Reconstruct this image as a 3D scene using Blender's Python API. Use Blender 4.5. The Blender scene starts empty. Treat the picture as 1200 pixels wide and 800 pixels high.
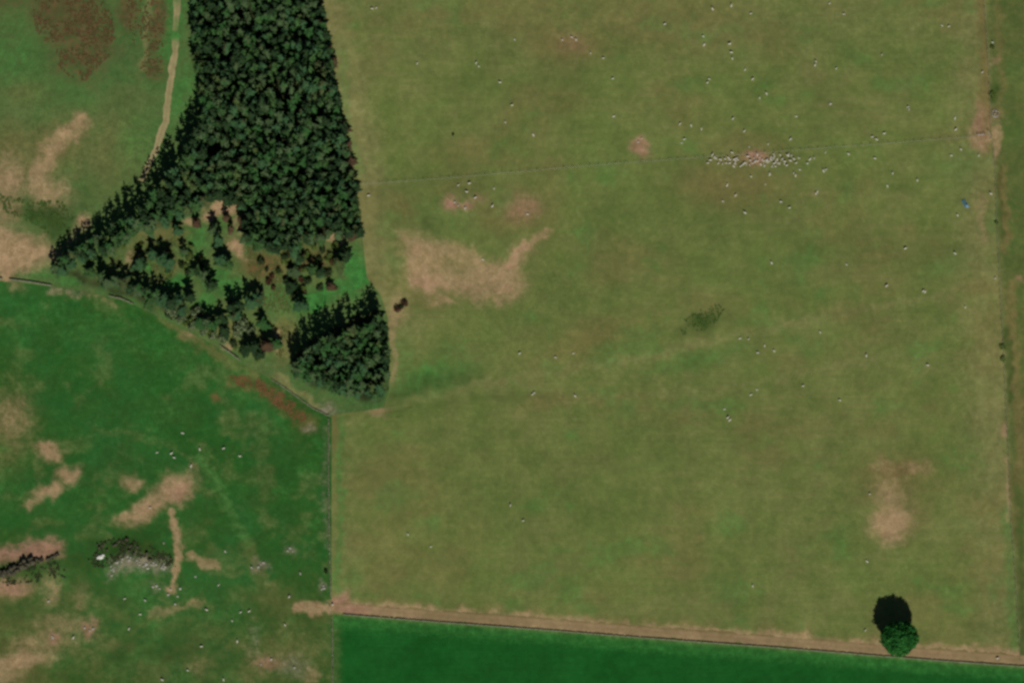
import bpy, bmesh, math, random
import numpy as np
from mathutils import Vector, Matrix, Quaternion

# ------------------------------------------------------------------ camera, sky, sun, exposure
SC = bpy.context.scene
COL = SC.collection
DIST = 1800.0                       # metres from the camera to the middle of the ground
TILT = math.radians(15.0)           # off-nadir angle: the camera stands to the south
GSD = 0.35                          # metres per photo pixel, square to the view
cam_d = bpy.data.cameras.new('camera')
cam = bpy.data.objects.new('camera', cam_d)
COL.objects.link(cam)
cam.location = (0, -DIST * math.sin(TILT), DIST * math.cos(TILT))
cam.rotation_euler = (TILT, 0, 0)
cam_d.sensor_width = 36.0
cam_d.lens = 36.0 * DIST / (1200 * GSD)
cam_d.clip_start = 5.0
cam_d.clip_end = 40000.0
SC.camera = cam

SUN_EL = math.radians(36.0)
sun_h = Vector((0.19, -1.0, 0)).normalized()
sun_vec = Vector((sun_h.x * math.cos(SUN_EL), sun_h.y * math.cos(SUN_EL), math.sin(SUN_EL)))
W = bpy.data.worlds.new('World'); SC.world = W; W.use_nodes = True
wn = W.node_tree.nodes; wl = W.node_tree.links
bg = wn['Background']
sky = wn.new('ShaderNodeTexSky'); sky.sky_type = 'NISHITA'; sky.sun_disc = False
sky.air_density = 0.45; sky.dust_density = 0.15      # a very clear day: deep blue sky, black shade
sky.sun_elevation = SUN_EL; sky.sun_rotation = math.atan2(sun_h.x, sun_h.y)
wl.new(sky.outputs[0], bg.inputs[0]); bg.inputs[1].default_value = 0.05
sun_d = bpy.data.lights.new('sun', 'SUN'); sun_d.energy = 5.0; sun_d.angle = math.radians(0.5)
sun_d.color = (1.0, 0.955, 0.89)
sun = bpy.data.objects.new('sun', sun_d); COL.objects.link(sun)
sun.rotation_mode = 'QUATERNION'; sun.rotation_quaternion = sun_vec.to_track_quat('Z', 'Y')
sun.location = sun_vec * 500
vs = SC.view_settings
vs.view_transform = 'Standard'; vs.look = 'None'; vs.gamma = 1.0; vs.use_curve_mapping = False
vs.exposure = -0.14
SC.cycles.pixel_filter_type = 'BLACKMAN_HARRIS'
SC.cycles.filter_width = 2.9        # the soft optics of the aerial picture
SC.cycles.max_bounces = 4

# ------------------------------------------------------------------ helpers
def ss(a, b, x):
    t = np.clip((x - a) / (b - a), 0, 1); return t * t * (3 - 2 * t)
ST, CT = math.sin(TILT), math.cos(TILT)
def ground(px, py):
    """ground point (z=0) that the photograph shows at a pixel"""
    px = np.asarray(px, float); py = np.asarray(py, float)
    u = (px - 600) * GSD / DIST; v = (400 - py) * GSD / DIST
    dx, dy, dz = u, ST + v * CT, -CT + v * ST
    t = -DIST * CT / dz
    return dx * t, -DIST * ST + dy * t
def pixel(x, y):
    rx, ry, rz = x, y + DIST * ST, -DIST * CT
    f = ry * ST - rz * CT
    up = ry * CT + rz * ST
    return 600 + rx / f * DIST / GSD, 400 - up / f * DIST / GSD

def _hash(ix, iy, s):
    h = (ix.astype(np.int64) * 374761393 + iy.astype(np.int64) * 668265263 + s * 2147483647 + 1013904223) & 0xffffffff
    h = ((h ^ (h >> 13)) * 1274126177) & 0xffffffff
    h = ((h ^ (h >> 15)) * 2246822519) & 0xffffffff
    return ((h ^ (h >> 16)) & 0xffffff) / float(0xffffff)
def vnoise(x, y, s=0):
    ix = np.floor(x); iy = np.floor(y); fx = x - ix; fy = y - iy
    fx = fx * fx * (3 - 2 * fx); fy = fy * fy * (3 - 2 * fy)
    a = _hash(ix, iy, s); b = _hash(ix + 1, iy, s); c = _hash(ix, iy + 1, s); d = _hash(ix + 1, iy + 1, s)
    return (a * (1 - fx) + b * fx) * (1 - fy) + (c * (1 - fx) + d * fx) * fy
def fbm(x, y, s=0, o=4):
    r = 0; a = .5; n = 0
    for k in range(o):
        r = r + a * vnoise(x * 2 ** k + 17.3 * k, y * 2 ** k + 9.1 * k, s + k); n += a; a *= .55
    return r / n
def terrain(x, y):
    x = np.asarray(x, float); y = np.asarray(y, float)
    far = 1 - ss(260, 420, np.hypot(x, y))
    z = .38 * np.sin(x / 17. + 1.3 * np.sin(y / 31.)) + .34 * np.sin(y / 14. + .9 * np.sin(x / 23. + 1)) + .5 * (fbm(x / 26., y / 26., 5, 3) - .5)
    for (cx, cy, r, hh) in ((155, 655, 9, 1.3), (20, 664, 7, 1.0), (540, 240, 8, .5), (560, 330, 16, -.8)):
        gx, gy = ground(cx, cy)
        z = z + hh * np.exp(-((x - gx) ** 2 / (2.6 * r * r) + (y - gy) ** 2 / (r * r)))
    return z * far
def at(px, py):
    x, y = ground(px, py); z = float(terrain(x, y))
    return Vector((float(x), float(y), z))

def srgb(c):
    c = np.asarray(c, float) / 255.
    return np.where(c <= .04045, c / 12.92, ((c + .055) / 1.055) ** 2.4)
LIT = 0.86
def A(r, g, b):
    """base colour of a surface that reads as this colour in full sun"""
    v = srgb((r, g, b)) / LIT
    return (float(v[0]), float(v[1]), float(v[2]), 1.0)

# ------------------------------------------------------------------ materials
def new_mat(name):
    m = bpy.data.materials.new(name); m.use_nodes = True
    nt = m.node_tree; b = nt.nodes['Principled BSDF']
    b.inputs['Roughness'].default_value = .9
    b.inputs['Specular IOR Level'].default_value = .12
    return m, nt, b
class NB:
    def __init__(s, nt): s.nt = nt
    def n(s, t, **k):
        o = s.nt.nodes.new(t)
        for a, v in k.items(): setattr(o, a, v)
        return o
    def link(s, a, b): s.nt.links.new(a, b)
    def noise(s, vec, scale, detail=4, rough=.55, dist=0):
        o = s.n('ShaderNodeTexNoise'); s.link(vec, o.inputs['Vector'])
        o.inputs['Scale'].default_value = scale; o.inputs['Detail'].default_value = detail
        o.inputs['Roughness'].default_value = rough; o.inputs['Distortion'].default_value = dist
        return o.outputs['Fac']
    def val(s, inp, v):
        if isinstance(v, (int, float)): inp.default_value = v
        else: s.link(v, inp)
    def math(s, op, a, b=0.0, clamp=False):
        o = s.n('ShaderNodeMath', operation=op, use_clamp=clamp)
        s.val(o.inputs[0], a); s.val(o.inputs[1], b); return o.outputs[0]
    def rng(s, v, a, b, lo=0., hi=1.):
        o = s.n('ShaderNodeMapRange', interpolation_type='SMOOTHSTEP')
        s.val(o.inputs[0], v); o.inputs[1].default_value = a; o.inputs[2].default_value = b
        o.inputs[3].default_value = lo; o.inputs[4].default_value = hi; return o.outputs[0]
    def mix(s, f, a, b, blend='MIX'):
        o = s.n('ShaderNodeMix', data_type='RGBA', blend_type=blend)
        s.val(o.inputs[0], f)
        for i, c in ((6, a), (7, b)):
            if isinstance(c, tuple): o.inputs[i].default_value = c
            else: s.link(c, o.inputs[i])
        return o.outputs[2]
    def attr(s, name):
        o = s.n('ShaderNodeAttribute'); o.attribute_name = name; return o.outputs['Fac']
    def pos(s):
        return s.n('ShaderNodeNewGeometry').outputs['Position']

# shared ground coverings: soil, straw, heather, bracken, lush grass, rushes, gravel
SOIL = (A(150, 119, 88), A(126, 98, 70))
LAYERS = {
    'dry':     (A(124, 122, 78), A(112, 110, 68), .35, .10),
    'brown':   (A(112, 103, 62), A(102, 94, 56), .3, .10),
    'lush':    (A(62, 122, 56), A(50, 100, 44), .4, .25),
    'rush':    (A(52, 72, 30), A(40, 60, 24), .6, .35),
    'litter':  (A(50, 54, 32), A(38, 42, 24), .4, .2),
    'heather': (A(98, 74, 50), A(74, 64, 40), .9, .9),
    'bracken': (A(114, 80, 54), A(90, 68, 42), .7, .5),
    'gravel':  (A(128, 120, 100), A(100, 96, 78), .7, .4),
    'soil':    (A(158, 132, 100), A(144, 120, 88), .3, .2),
    'pink':    (A(154, 118, 98), A(136, 104, 82), .3, .2),
}
def ground_mat(name, base, layers, grain=.16, streak=0, mott=1.0, streak_dir=0.0):
    m, nt, b = new_mat(name); g = NB(nt); p = g.pos()
    big = g.rng(g.noise(p, .022, 4, .55, .6), .38, .64)
    med = g.rng(g.noise(p, .085, 5, .62, .4), .36, .66)
    sml = g.noise(p, .42, 4, .65)
    fin = g.noise(p, 1.7, 3, .7)
    c = g.mix(g.math('MULTIPLY', big, mott), base[0], base[1])
    c = g.mix(g.math('MULTIPLY', med, .62 * mott), c, base[2])
    c = g.mix(g.rng(sml, .5, .75, 0, .35 * mott), c, base[3])
    if streak:
        mp = g.n('ShaderNodeMapping'); g.link(p, mp.inputs[0])
        mp.inputs['Rotation'].default_value = (0, 0, streak_dir); mp.inputs['Scale'].default_value = (.03, .9, 1)
        st = g.noise(mp.outputs[0], 1.0, 2)
        c = g.mix(g.rng(st, .3, .7, 0, streak), c, base[2])
    for L in layers:
        ca, cb, brk, brf = LAYERS[L]
        a = g.attr(L)
        t = g.math('ADD', a, g.math('MULTIPLY', g.math('SUBTRACT', sml, .5), g.math('MULTIPLY', brk * 1.5, g.rng(a, 0, .25))))
        t = g.math('ADD', t, g.math('MULTIPLY', g.math('SUBTRACT', fin, .5), g.math('MULTIPLY', brf * 1.5, g.rng(a, 0, .25))))
        t = g.rng(t, .0, 1.05)
        lc = g.mix(g.rng(g.noise(p, .3, 4, .6), .35, .65), ca, cb)
        if L in ('soil', 'pink'): lc = g.mix(g.rng(g.noise(p, .55, 5, .7, 1.5), .52, .75, 0, .7), lc, A(174, 148, 116))
        c = g.mix(t, c, lc)
    gr = g.math('MULTIPLY', g.rng(fin, .25, .75, 1 - grain, 1 + grain), g.rng(sml, .3, .7, 1 - grain * .6, 1 + grain * .6))
    gr = g.math('MULTIPLY', gr, g.rng(g.noise(p, .065, 3), .3, .7, .92, 1.08)); gr = g.math('MULTIPLY', gr, g.rng(g.noise(p, .19, 4, .65), .3, .7, .92, 1.08))
    vm = g.n('ShaderNodeVectorMath', operation='SCALE'); g.link(c, vm.inputs[0]); g.link(gr, vm.inputs['Scale'])
    g.link(vm.outputs[0], b.inputs['Base Color'])
    bp = g.n('ShaderNodeBump'); bp.inputs['Strength'].default_value = .35; bp.inputs['Distance'].default_value = .12
    g.link(g.noise(p, 1.1, 4, .7), bp.inputs['Height']); g.link(bp.outputs[0], b.inputs['Normal'])
    b.inputs['Roughness'].default_value = 1.0; b.inputs['Specular IOR Level'].default_value = .05
    return m
def simple_mat(name, ca, cb, scale=2.0, rough=.9, bump=0, tint=False, spread=None):
    m, nt, b = new_mat(name); g = NB(nt)
    tc = g.n('ShaderNodeTexCoord').outputs['Object']
    c = g.mix(g.rng(g.noise(tc, scale, 4, .6), .3, .7), ca, cb)
    if tint:
        f = g.math('FRACT', g.math('ADD', g.math('MULTIPLY', g.math('FRACT', g.math('ADD', g.n('ShaderNodeObjectInfo').outputs['Random'], g.attr('tint'))), .8), g.math('MULTIPLY', g.noise(g.pos(), .05, 3), .9)))
        for (lo, hi, col, amt) in spread:
            w = g.math('MULTIPLY', g.math('GREATER_THAN', f, lo), g.math('LESS_THAN', f, hi))
            c = g.mix(g.math('MULTIPLY', w, amt), c, col)
    g.link(c, b.inputs['Base Color']); b.inputs['Roughness'].default_value = rough
    if bump:
        bp = g.n('ShaderNodeBump'); bp.inputs['Strength'].default_value = bump; bp.inputs['Distance'].default_value = .1
        g.link(g.noise(tc, scale * 3, 4, .7), bp.inputs['Height']); g.link(bp.outputs[0], b.inputs['Normal'])
    return m
M = {}
M['spruce'] = simple_mat('spruce_needles', A(56, 84, 42), A(34, 58, 28), .8, .85, 0, True,
    [(.0, .16, A(62, 76, 50), .6), (.16, .36, A(36, 74, 34), .55), (.36, .46, A(68, 76, 40), .5), (.46, .50, A(66, 60, 40), .5), (.50, .64, A(44, 74, 48), .6), (.64, .86, A(22, 38, 20), .75)])
M['dead'] = simple_mat('dead_needles', A(78, 60, 42), A(56, 46, 32), 1.3, .9)
M['pale_leaf'] = simple_mat('pale_leaves', A(92, 104, 72), A(74, 88, 56), 1.0, .9)
M['oak_leaf'] = simple_mat('lone_tree_leaves', A(40, 98, 38), A(26, 72, 26), .8, .8)
M['bush_leaf'] = simple_mat('bush_leaves', A(50, 66, 34), A(38, 50, 26), 1.5, .9)
M['olive_leaf'] = simple_mat('olive_leaves', A(84, 98, 44), A(62, 82, 36), 1.5, .9)
M['scrub_leaf'] = simple_mat('brown_scrub', A(76, 56, 36), A(58, 42, 28), 1.5, .9)
M['bark'] = simple_mat('bark', A(84, 68, 52), A(56, 44, 34), 6, .95, .4)
M['wool'] = simple_mat('wool', (.60, .57, .48, 1), (.46, .44, .35, 1), 9, 1, .5)
M['sheep_skin'] = simple_mat('sheep_face_and_legs', (.40, .36, .29, 1), (.28, .25, .2, 1), 8, .9)
M['pale_rock'] = simple_mat('pale_rock', (.40, .39, .33, 1), (.22, .21, .17, 1), 1.2, .95, .7)
M['white_rock'] = simple_mat('white_rock', (.68, .68, .60, 1), (.5, .5, .43, 1), 1.2, .95, .6)
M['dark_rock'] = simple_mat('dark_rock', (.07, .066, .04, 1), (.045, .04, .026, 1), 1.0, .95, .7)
M['wall_rock'] = simple_mat('wall_stone', (.2, .19, .13, 1), (.12, .12, .07, 1), .9, .95, .6)
M['wall_pale'] = simple_mat('coping_stone', (.26, .25, .17, 1), (.16, .16, .09, 1), .9, .95, .6)
M['post'] = simple_mat('fence_timber', (.30, .25, .19, 1), (.2, .165, .125, 1), 8, .9, .3)
M['wire'] = simple_mat('galvanised_wire', (.35, .35, .34, 1), (.25, .25, .24, 1), 8, .5)
M['steel'] = simple_mat('galvanised_steel', (.42, .42, .40, 1), (.30, .30, .28, 1), 8, .5)
M['hay'] = simple_mat('hay', (.42, .35, .19, 1), (.28, .23, .12, 1), 4, 1, .6)
M['tarp_blue'] = simple_mat('blue_plastic', (.06, .14, .18, 1), (.045, .11, .14, 1), 2, .6, .4)
M['tarp_pale'] = simple_mat('pale_blue_plastic', (.18, .30, .40, 1), (.13, .24, .33, 1), 2, .55, .4)
M['tuft_heather'] = simple_mat('heather_sprigs', A(100, 74, 50), A(74, 70, 42), .35, 1)
M['tuft_bracken'] = simple_mat('bracken_fronds', A(122, 86, 58), A(98, 74, 46), .3, 1)
M['tuft_rush'] = simple_mat('rush_blades', A(66, 88, 40), A(56, 78, 34), .3, 1)
M['tuft_dark'] = simple_mat('dark_scrub_blades', A(54, 66, 38), A(46, 50, 30), .3, 1)
M['tuft_grass'] = simple_mat('rough_grass_blades', A(76, 92, 46), A(92, 90, 52), .25, 1)

# ------------------------------------------------------------------ object helpers
def mesh_np(name, V, F, mats=()):
    me = bpy.data.meshes.new(name)
    V = np.asarray(V, np.float32); F = np.asarray(F, np.int32); k = F.shape[1]
    me.vertices.add(len(V)); me.vertices.foreach_set('co', V.ravel())
    me.loops.add(F.size); me.loops.foreach_set('vertex_index', F.ravel())
    me.polygons.add(len(F)); me.polygons.foreach_set('loop_start', np.arange(0, F.size, k, dtype=np.int32))
    me.update(calc_edges=True); me.validate()
    for mm in mats: me.materials.append(mm)
    return me
def obj(name, data, parent=None, loc=None):
    o = bpy.data.objects.new(name, data); COL.objects.link(o)
    if parent: o.parent = parent
    if loc is not None: o.location = loc
    return o
def tag(o, label=None, cat=None, group=None, kind=None):
    if label: o['label'] = label
    if cat: o['category'] = cat
    if group: o['group'] = group
    if kind: o['kind'] = kind
    return o
def empty(name, loc, rz=0, sc=1.0):
    o = obj(name, None, None, loc); o.rotation_euler = (0, 0, rz)
    o.scale = sc if isinstance(sc, tuple) else (sc,) * 3
    o.empty_display_size = .5
    return o
def setattr_f(me, name, arr):
    a = me.attributes.new(name, 'FLOAT', 'POINT'); a.data.foreach_set('value', np.asarray(arr, np.float32).ravel())

# ------------------------------------------------------------------ mask shapes, in photo pixels on the ground plane
class Masks:
    def __init__(s, X, Y):
        s.px, s.py = pixel(X, Y)
        w = 8.0
        s.qx = s.px + w * (fbm(X / 5., Y / 5., 31, 4) - .5) * 2 + 7 * (fbm(X / 1.8, Y / 1.8, 51, 2) - .5)
        s.qy = s.py + w * (fbm(X / 5., Y / 5., 41, 4) - .5) * 2 + 7 * (fbm(X / 1.8, Y / 1.8, 61, 2) - .5)
        s.n = fbm(X / 7., Y / 7., 77, 4)
        s.m = {}
    def add(s, name, v, op='max'):
        o = s.m.get(name)
        s.m[name] = v if o is None else np.maximum(o, v)
    def cut(s, name, v):
        if name in s.m: s.m[name] = s.m[name] * (1 - v)
    def blob(s, cx, cy, rx, ry, rot=0, soft=.5, amp=1.0):
        c, d = math.cos(math.radians(rot)), math.sin(math.radians(rot))
        x = s.qx - cx; y = s.qy - cy
        r = np.hypot((x * c + y * d) / rx, (-x * d + y * c) / ry); soft = min(.98, soft * 1.55)
        return amp * (1 - ss(1 - soft, 1 + soft, r))
    def line(s, pts, w, soft=.6, amp=1.0, raw=False):
        X = s.px if raw else s.qx; Y = s.py if raw else s.qy
        best = np.full(X.shape, 1e9)
        for (x0, y0), (x1, y1) in zip(pts[:-1], pts[1:]):
            dx, dy = x1 - x0, y1 - y0
            t = np.clip(((X - x0) * dx + (Y - y0) * dy) / (dx * dx + dy * dy + 1e-9), 0, 1)
            best = np.minimum(best, np.hypot(X - x0 - t * dx, Y - y0 - t * dy))
        return amp * (1 - ss(w * (1 - soft), w * (1 + soft), best))
    def poly(s, pts, soft=6., amp=1.0, raw=False):
        X = s.px if raw else s.qx; Y = s.py if raw else s.qy; soft = soft * 1.6
        best = np.full(X.shape, 1e9); ins = np.zeros(X.shape, bool)
        P = pts + [pts[0]]
        for (x0, y0), (x1, y1) in zip(P[:-1], P[1:]):
            dx, dy = x1 - x0, y1 - y0
            t = np.clip(((X - x0) * dx + (Y - y0) * dy) / (dx * dx + dy * dy + 1e-9), 0, 1)
            best = np.minimum(best, np.hypot(X - x0 - t * dx, Y - y0 - t * dy))
            if y0 != y1:
                cr = ((y0 > Y) != (y1 > Y)) & (X < dx * (Y - y0) / dy + x0)
                ins ^= cr
        sd = np.where(ins, best, -best)
        return amp * ss(-soft, soft, sd)
    def store(s, me):
        for k, v in s.m.items(): setattr_f(me, k, np.clip(v, 0, 1))

def sheet(name, X, Y, lift, painter, mat, label=None):
    """a sheet of ground from 2-D arrays of positions"""
    ny, nx = X.shape
    Z = terrain(X, Y) + lift
    V = np.stack([X, Y, Z], -1).reshape(-1, 3)
    idx = np.arange(nx * ny).reshape(ny, nx)
    F = np.stack([idx[:-1, :-1], idx[:-1, 1:], idx[1:, 1:], idx[1:, :-1]], -1).reshape(-1, 4)
    me = mesh_np(name, V, F, (mat,))
    # normals up
    a, b_, c = V[F[0][0]], V[F[0][1]], V[F[0][2]]
    if np.cross(b_ - a, c - a)[2] < 0: me.flip_normals()
    me.polygons.foreach_set('use_smooth', np.ones(len(F), bool))
    mk = Masks(X.ravel(), Y.ravel()); painter(mk); mk.store(me)
    o = obj(name, me); tag(o, kind='structure')
    return o
def strip_sheet(name, left, right, y0, y1, step, lift, painter, mat):
    """sheet between two edge functions x(py), rows along py"""
    ny = int((y1 - y0) * GSD / step) + 1
    py = np.linspace(y0, y1, ny)
    L = np.interp(py, *zip(*left)); R = np.interp(py, *zip(*right))
    nx = int(np.max(R - L) * GSD / step) + 1
    t = np.linspace(0, 1, nx)
    PX = L[:, None] * (1 - t) + R[:, None] * t
    PY = np.repeat(py[:, None], nx, 1)
    X, Y = ground(PX, PY)
    return sheet(name, X, Y, lift, painter, mat)
def band_sheet(name, top, bottom, x0, x1, step, lift, painter, mat):
    """sheet between two edge functions y(px), columns along px"""
    nx = int((x1 - x0) * GSD / step) + 1
    px = np.linspace(x0, x1, nx)
    T = np.interp(px, *zip(*top)); B = np.interp(px, *zip(*bottom))
    ny = int(np.max(B - T) * GSD / step) + 2
    t = np.linspace(0, 1, ny)[:, None]
    PY = T[None, :] * (1 - t) + B[None, :] * t
    PX = np.repeat(px[None, :], ny, 0)
    X, Y = ground(PX, PY)
    return sheet(name, X, Y, lift, painter, mat)

# ------------------------------------------------------------------ the ground
LEFT_EDGE = [(-90, 366), (0, 376), (50, 385), (90, 391), (140, 401), (180, 410), (230, 419), (280, 425), (325, 430), (345, 446), (370, 454), (410, 457), (455, 456), (478, 450), (486, 389), (700, 388), (880, 392)]
RIGHT_EDGE = [(-90, 1149), (0, 1153), (70, 1158), (150, 1162), (200, 1166), (270, 1168), (350, 1172), (420, 1176), (500, 1180), (600, 1184), (680, 1190), (779, 1196), (880, 1201)]
MEADOW_TOP = [(-90, 331), (0, 330), (60, 336), (100, 342), (150, 354), (200, 378), (250, 404), (275, 422), (300, 434), (340, 458), (365, 478), (388, 489)]
def wall_y(x): return 719 + .0768 * (x - 402)

NORTH_FLOOR = [(226, -90), (372, -90), (376, 10), (386, 60), (393, 105), (402, 150), (411, 195), (418, 240), (423, 280), (400, 285), (365, 287), (350, 302), (328, 298), (306, 298), (290, 285), (285, 250), (262, 240), (240, 243), (215, 256), (185, 268), (158, 276), (140, 296), (122, 308), (120, 300), (140, 282), (158, 264), (174, 246), (189, 228), (207, 204), (222, 182), (234, 154), (238, 110), (230, 60)]
def paint_ground(k):
    out = ss(455, 600, k.px)
    k.add('dry', .6 * out * k.n * 1.6)
    # moorland, upper left
    k.add('heather', k.poly([(35, -60), (115, -60), (128, 20), (135, 60), (118, 75), (102, 96), (86, 92), (72, 82), (62, 60), (45, 35), (30, 5)], 16, .62))
    k.add('heather', k.blob(150, 15, 12, 26, 0, .7, .75)); k.add('heather', k.blob(183, 25, 9, 50, 5, .6, .7)); k.add('heather', k.blob(180, 80, 14, 14, 0, .7, .6))
    k.add('heather', k.blob(10, -20, 60, 26, 0, .7, .6))
    k.add('brown', k.blob(60, 175, 60, 40, -20, .9, .6)); k.add('brown', k.blob(130, 175, 45, 60, 20, .9, .5)); k.add('brown', k.blob(10, 170, 40, 30, 0, .8, .6)); k.add('brown', k.blob(25, 110, 30, 20, 0, .9, .5))
    k.add('lush', k.blob(155, 170, 22, 38, 10, .9, .4)); k.add('lush', k.blob(15, 70, 45, 40, 0, .9, .38)); k.add('lush', k.blob(205, 30, 12, 50, 4, .7, .65)); k.add('lush', k.blob(212, 110, 16, 40, 20, .7, .6)); k.add('lush', k.blob(60, 110, 60, 22, 0, .9, .3))
    k.add('soil', k.line([(95, 145), (75, 160), (58, 175), (48, 200), (40, 220)], 11, .8, .7)); k.add('soil', k.blob(8, 210, 26, 26, 0, .7, .75)); k.add('soil', k.blob(55, 225, 26, 16, 20, .8, .75))
    k.add('soil', k.poly([(-80, 262), (0, 262), (28, 275), (62, 284), (72, 300), (50, 312), (20, 322), (0, 326), (-80, 330)], 10, .85)); k.add('soil', k.blob(10, 310, 13, 24, 10, .7, 1)); k.add('soil', k.blob(97, 259, 6, 10, 15, .7, .9)); k.add('soil', k.blob(90, 275, 20, 9, -45, .9, .45))
    k.add('soil', k.blob(5, 245, 20, 26, 0, .8, .6))
    k.add('rush', k.poly([(-5, 228), (30, 236), (70, 236), (85, 255), (82, 275), (60, 278), (38, 262), (0, 244)], 12, .75))
    k.add('lush', k.blob(42, 322, 22, 7, 0, .8, .6))
    k.add('dry', k.line([(170, -60), (172, 30), (168, 80)], 4, .7, .6))
    # inside the plantation
    wood = k.poly([(218, -90), (374, -90), (380, 20), (392, 80), (402, 140), (412, 190), (420, 240), (428, 290), (433, 330), (447, 345), (455, 380), (457, 440), (445, 478), (400, 486), (380, 484), (340, 455), (300, 430), (270, 414), (240, 396), (200, 374), (150, 350), (100, 338), (62, 331), (62, 308), (80, 288), (108, 264), (135, 246), (166, 208), (184, 188), (228, 124), (226, 60)], 5, .8)
    k.add('litter', np.maximum(np.maximum(k.poly(NORTH_FLOOR, 4), k.poly([(441, 356), (450, 382), (453, 448), (440, 474), (368, 452), (341, 437), (341, 418), (356, 404), (381, 388), (406, 378), (426, 367)], 4)), k.line([(70, 322), (110, 328), (160, 345), (210, 362), (260, 385)], 8, .8, .8)) * (.75 + .3 * k.n))
    clear = k.poly([(150, 285), (215, 262), (250, 240), (285, 246), (290, 285), (330, 302), (365, 290), (400, 284), (428, 262), (432, 325), (410, 350), (350, 375), (335, 420), (300, 430), (270, 400), (225, 350), (170, 330), (110, 325), (120, 300)], 9, .8)
    k.cut('litter', clear); k.add('brown', clear * .45 * (.4 + k.n)); k.add('lush', clear * .2)
    gl = [(231, 280, 14, 18, 0, .6), (262, 332, 22, 16, 20, .6), (414, 312, 9, 22, 10, .8), (395, 342, 32, 10, -25, .7), (372, 352, 26, 12, -30, .9), (325, 352, 20, 22, 0, .35), (205, 330, 14, 7, -20, .8), (170, 312, 9, 9, 0, .7), (245, 352, 12, 12, 0, .6), (78, 331, 18, 5, 5, .5), (150, 372, 26, 6, 25, .4), (420, 325, 9, 20, 10, .9), (350, 335, 15, 14, 0, .5)]
    for (x, y, a, b, r, v) in gl:
        k.add('lush', k.blob(x, y, a * 1.1, b * 1.1, r, .4, v)); k.cut('brown', k.blob(x, y, a, b, r, .4, .8)); k.cut('litter', k.blob(x, y, a, b, r, .4, .95))
    for (x, y, a, b, v) in ((318, 312, 34, 20, .8), (365, 300, 26, 16, .7), (330, 395, 14, 30, .8), (180, 275, 34, 14, .6), (160, 300, 16, 22, .6), (270, 385, 26, 12, .7), (230, 375, 14, 6, .7), (205, 310, 16, 12, .6), (410, 272, 15, 10, .7)):
        k.add('brown', k.blob(x, y, a, b, 0, .7, v)); k.cut('litter', k.blob(x, y, a, b, 0, .5, .8))
    k.add('bracken', k.blob(305, 312, 20, 14, 0, .8, .6)); k.add('bracken', k.blob(368, 308, 14, 9, 0, .8, .6)); k.add('bracken', k.blob(210, 275, 18, 10, 0, .8, .4))
    for (x, y, a, b, r, v) in ((262, 244, 22, 9, -8, 1), (246, 252, 9, 7, 0, .9), (222, 262, 7, 6, 0, .7), (279, 290, 8, 14, -30, .95), (282, 262, 6, 12, 0, .7), (394, 284, 8, 6, 0, .9), (325, 402, 7, 11, 20, .7), (268, 405, 9, 6, 20, .7), (153, 303, 8, 12, 0, .5)):
        k.add('soil', k.blob(x, y, a, b, r, .5, v)); k.cut('litter', k.blob(x, y, a, b, r, .5, 1)); k.cut('lush', k.blob(x, y, a, b, r, .4, .8))
    k.add('dry', k.line([(325, 440), (350, 462), (372, 478)], 5, .8, .7)); k.cut('litter', k.line([(290, 428), (340, 455), (380, 480)], 9, .8, .9))
    k.add('gravel', k.blob(385, 477, 12, 6, 0, .7, .7))

GROUND_M = ground_mat('moor_turf', (A(66, 98, 50), A(74, 100, 52), A(84, 96, 56), A(56, 90, 44)),
                      ['litter', 'dry', 'brown', 'lush', 'rush', 'heather', 'bracken', 'gravel', 'soil'], .2)
def axis(lo, hi, fine, coarse, f0, f1):
    xs = [f0]
    while xs[-1] < f1: xs.append(xs[-1] + fine)
    while xs[-1] < hi: xs.append(xs[-1] + coarse)
    s = coarse
    while xs[-1] < 9000: s *= 1.35; xs.append(xs[-1] + s)
    ls = [f0]
    while ls[-1] > lo: ls.append(ls[-1] - coarse)
    s = coarse
    while ls[-1] > -9000: s *= 1.35; ls.append(ls[-1] - s)
    return np.array(ls[:0:-1] + xs)
gx = axis(-265, 265, .62, 1.3, -214, -48)
gy = axis(-200, 200, .62, 1.3, -42, 152)
GX, GY = np.meshgrid(gx, gy)
sheet('ground', GX, GY, 0.0, paint_ground, GROUND_M)

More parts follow.
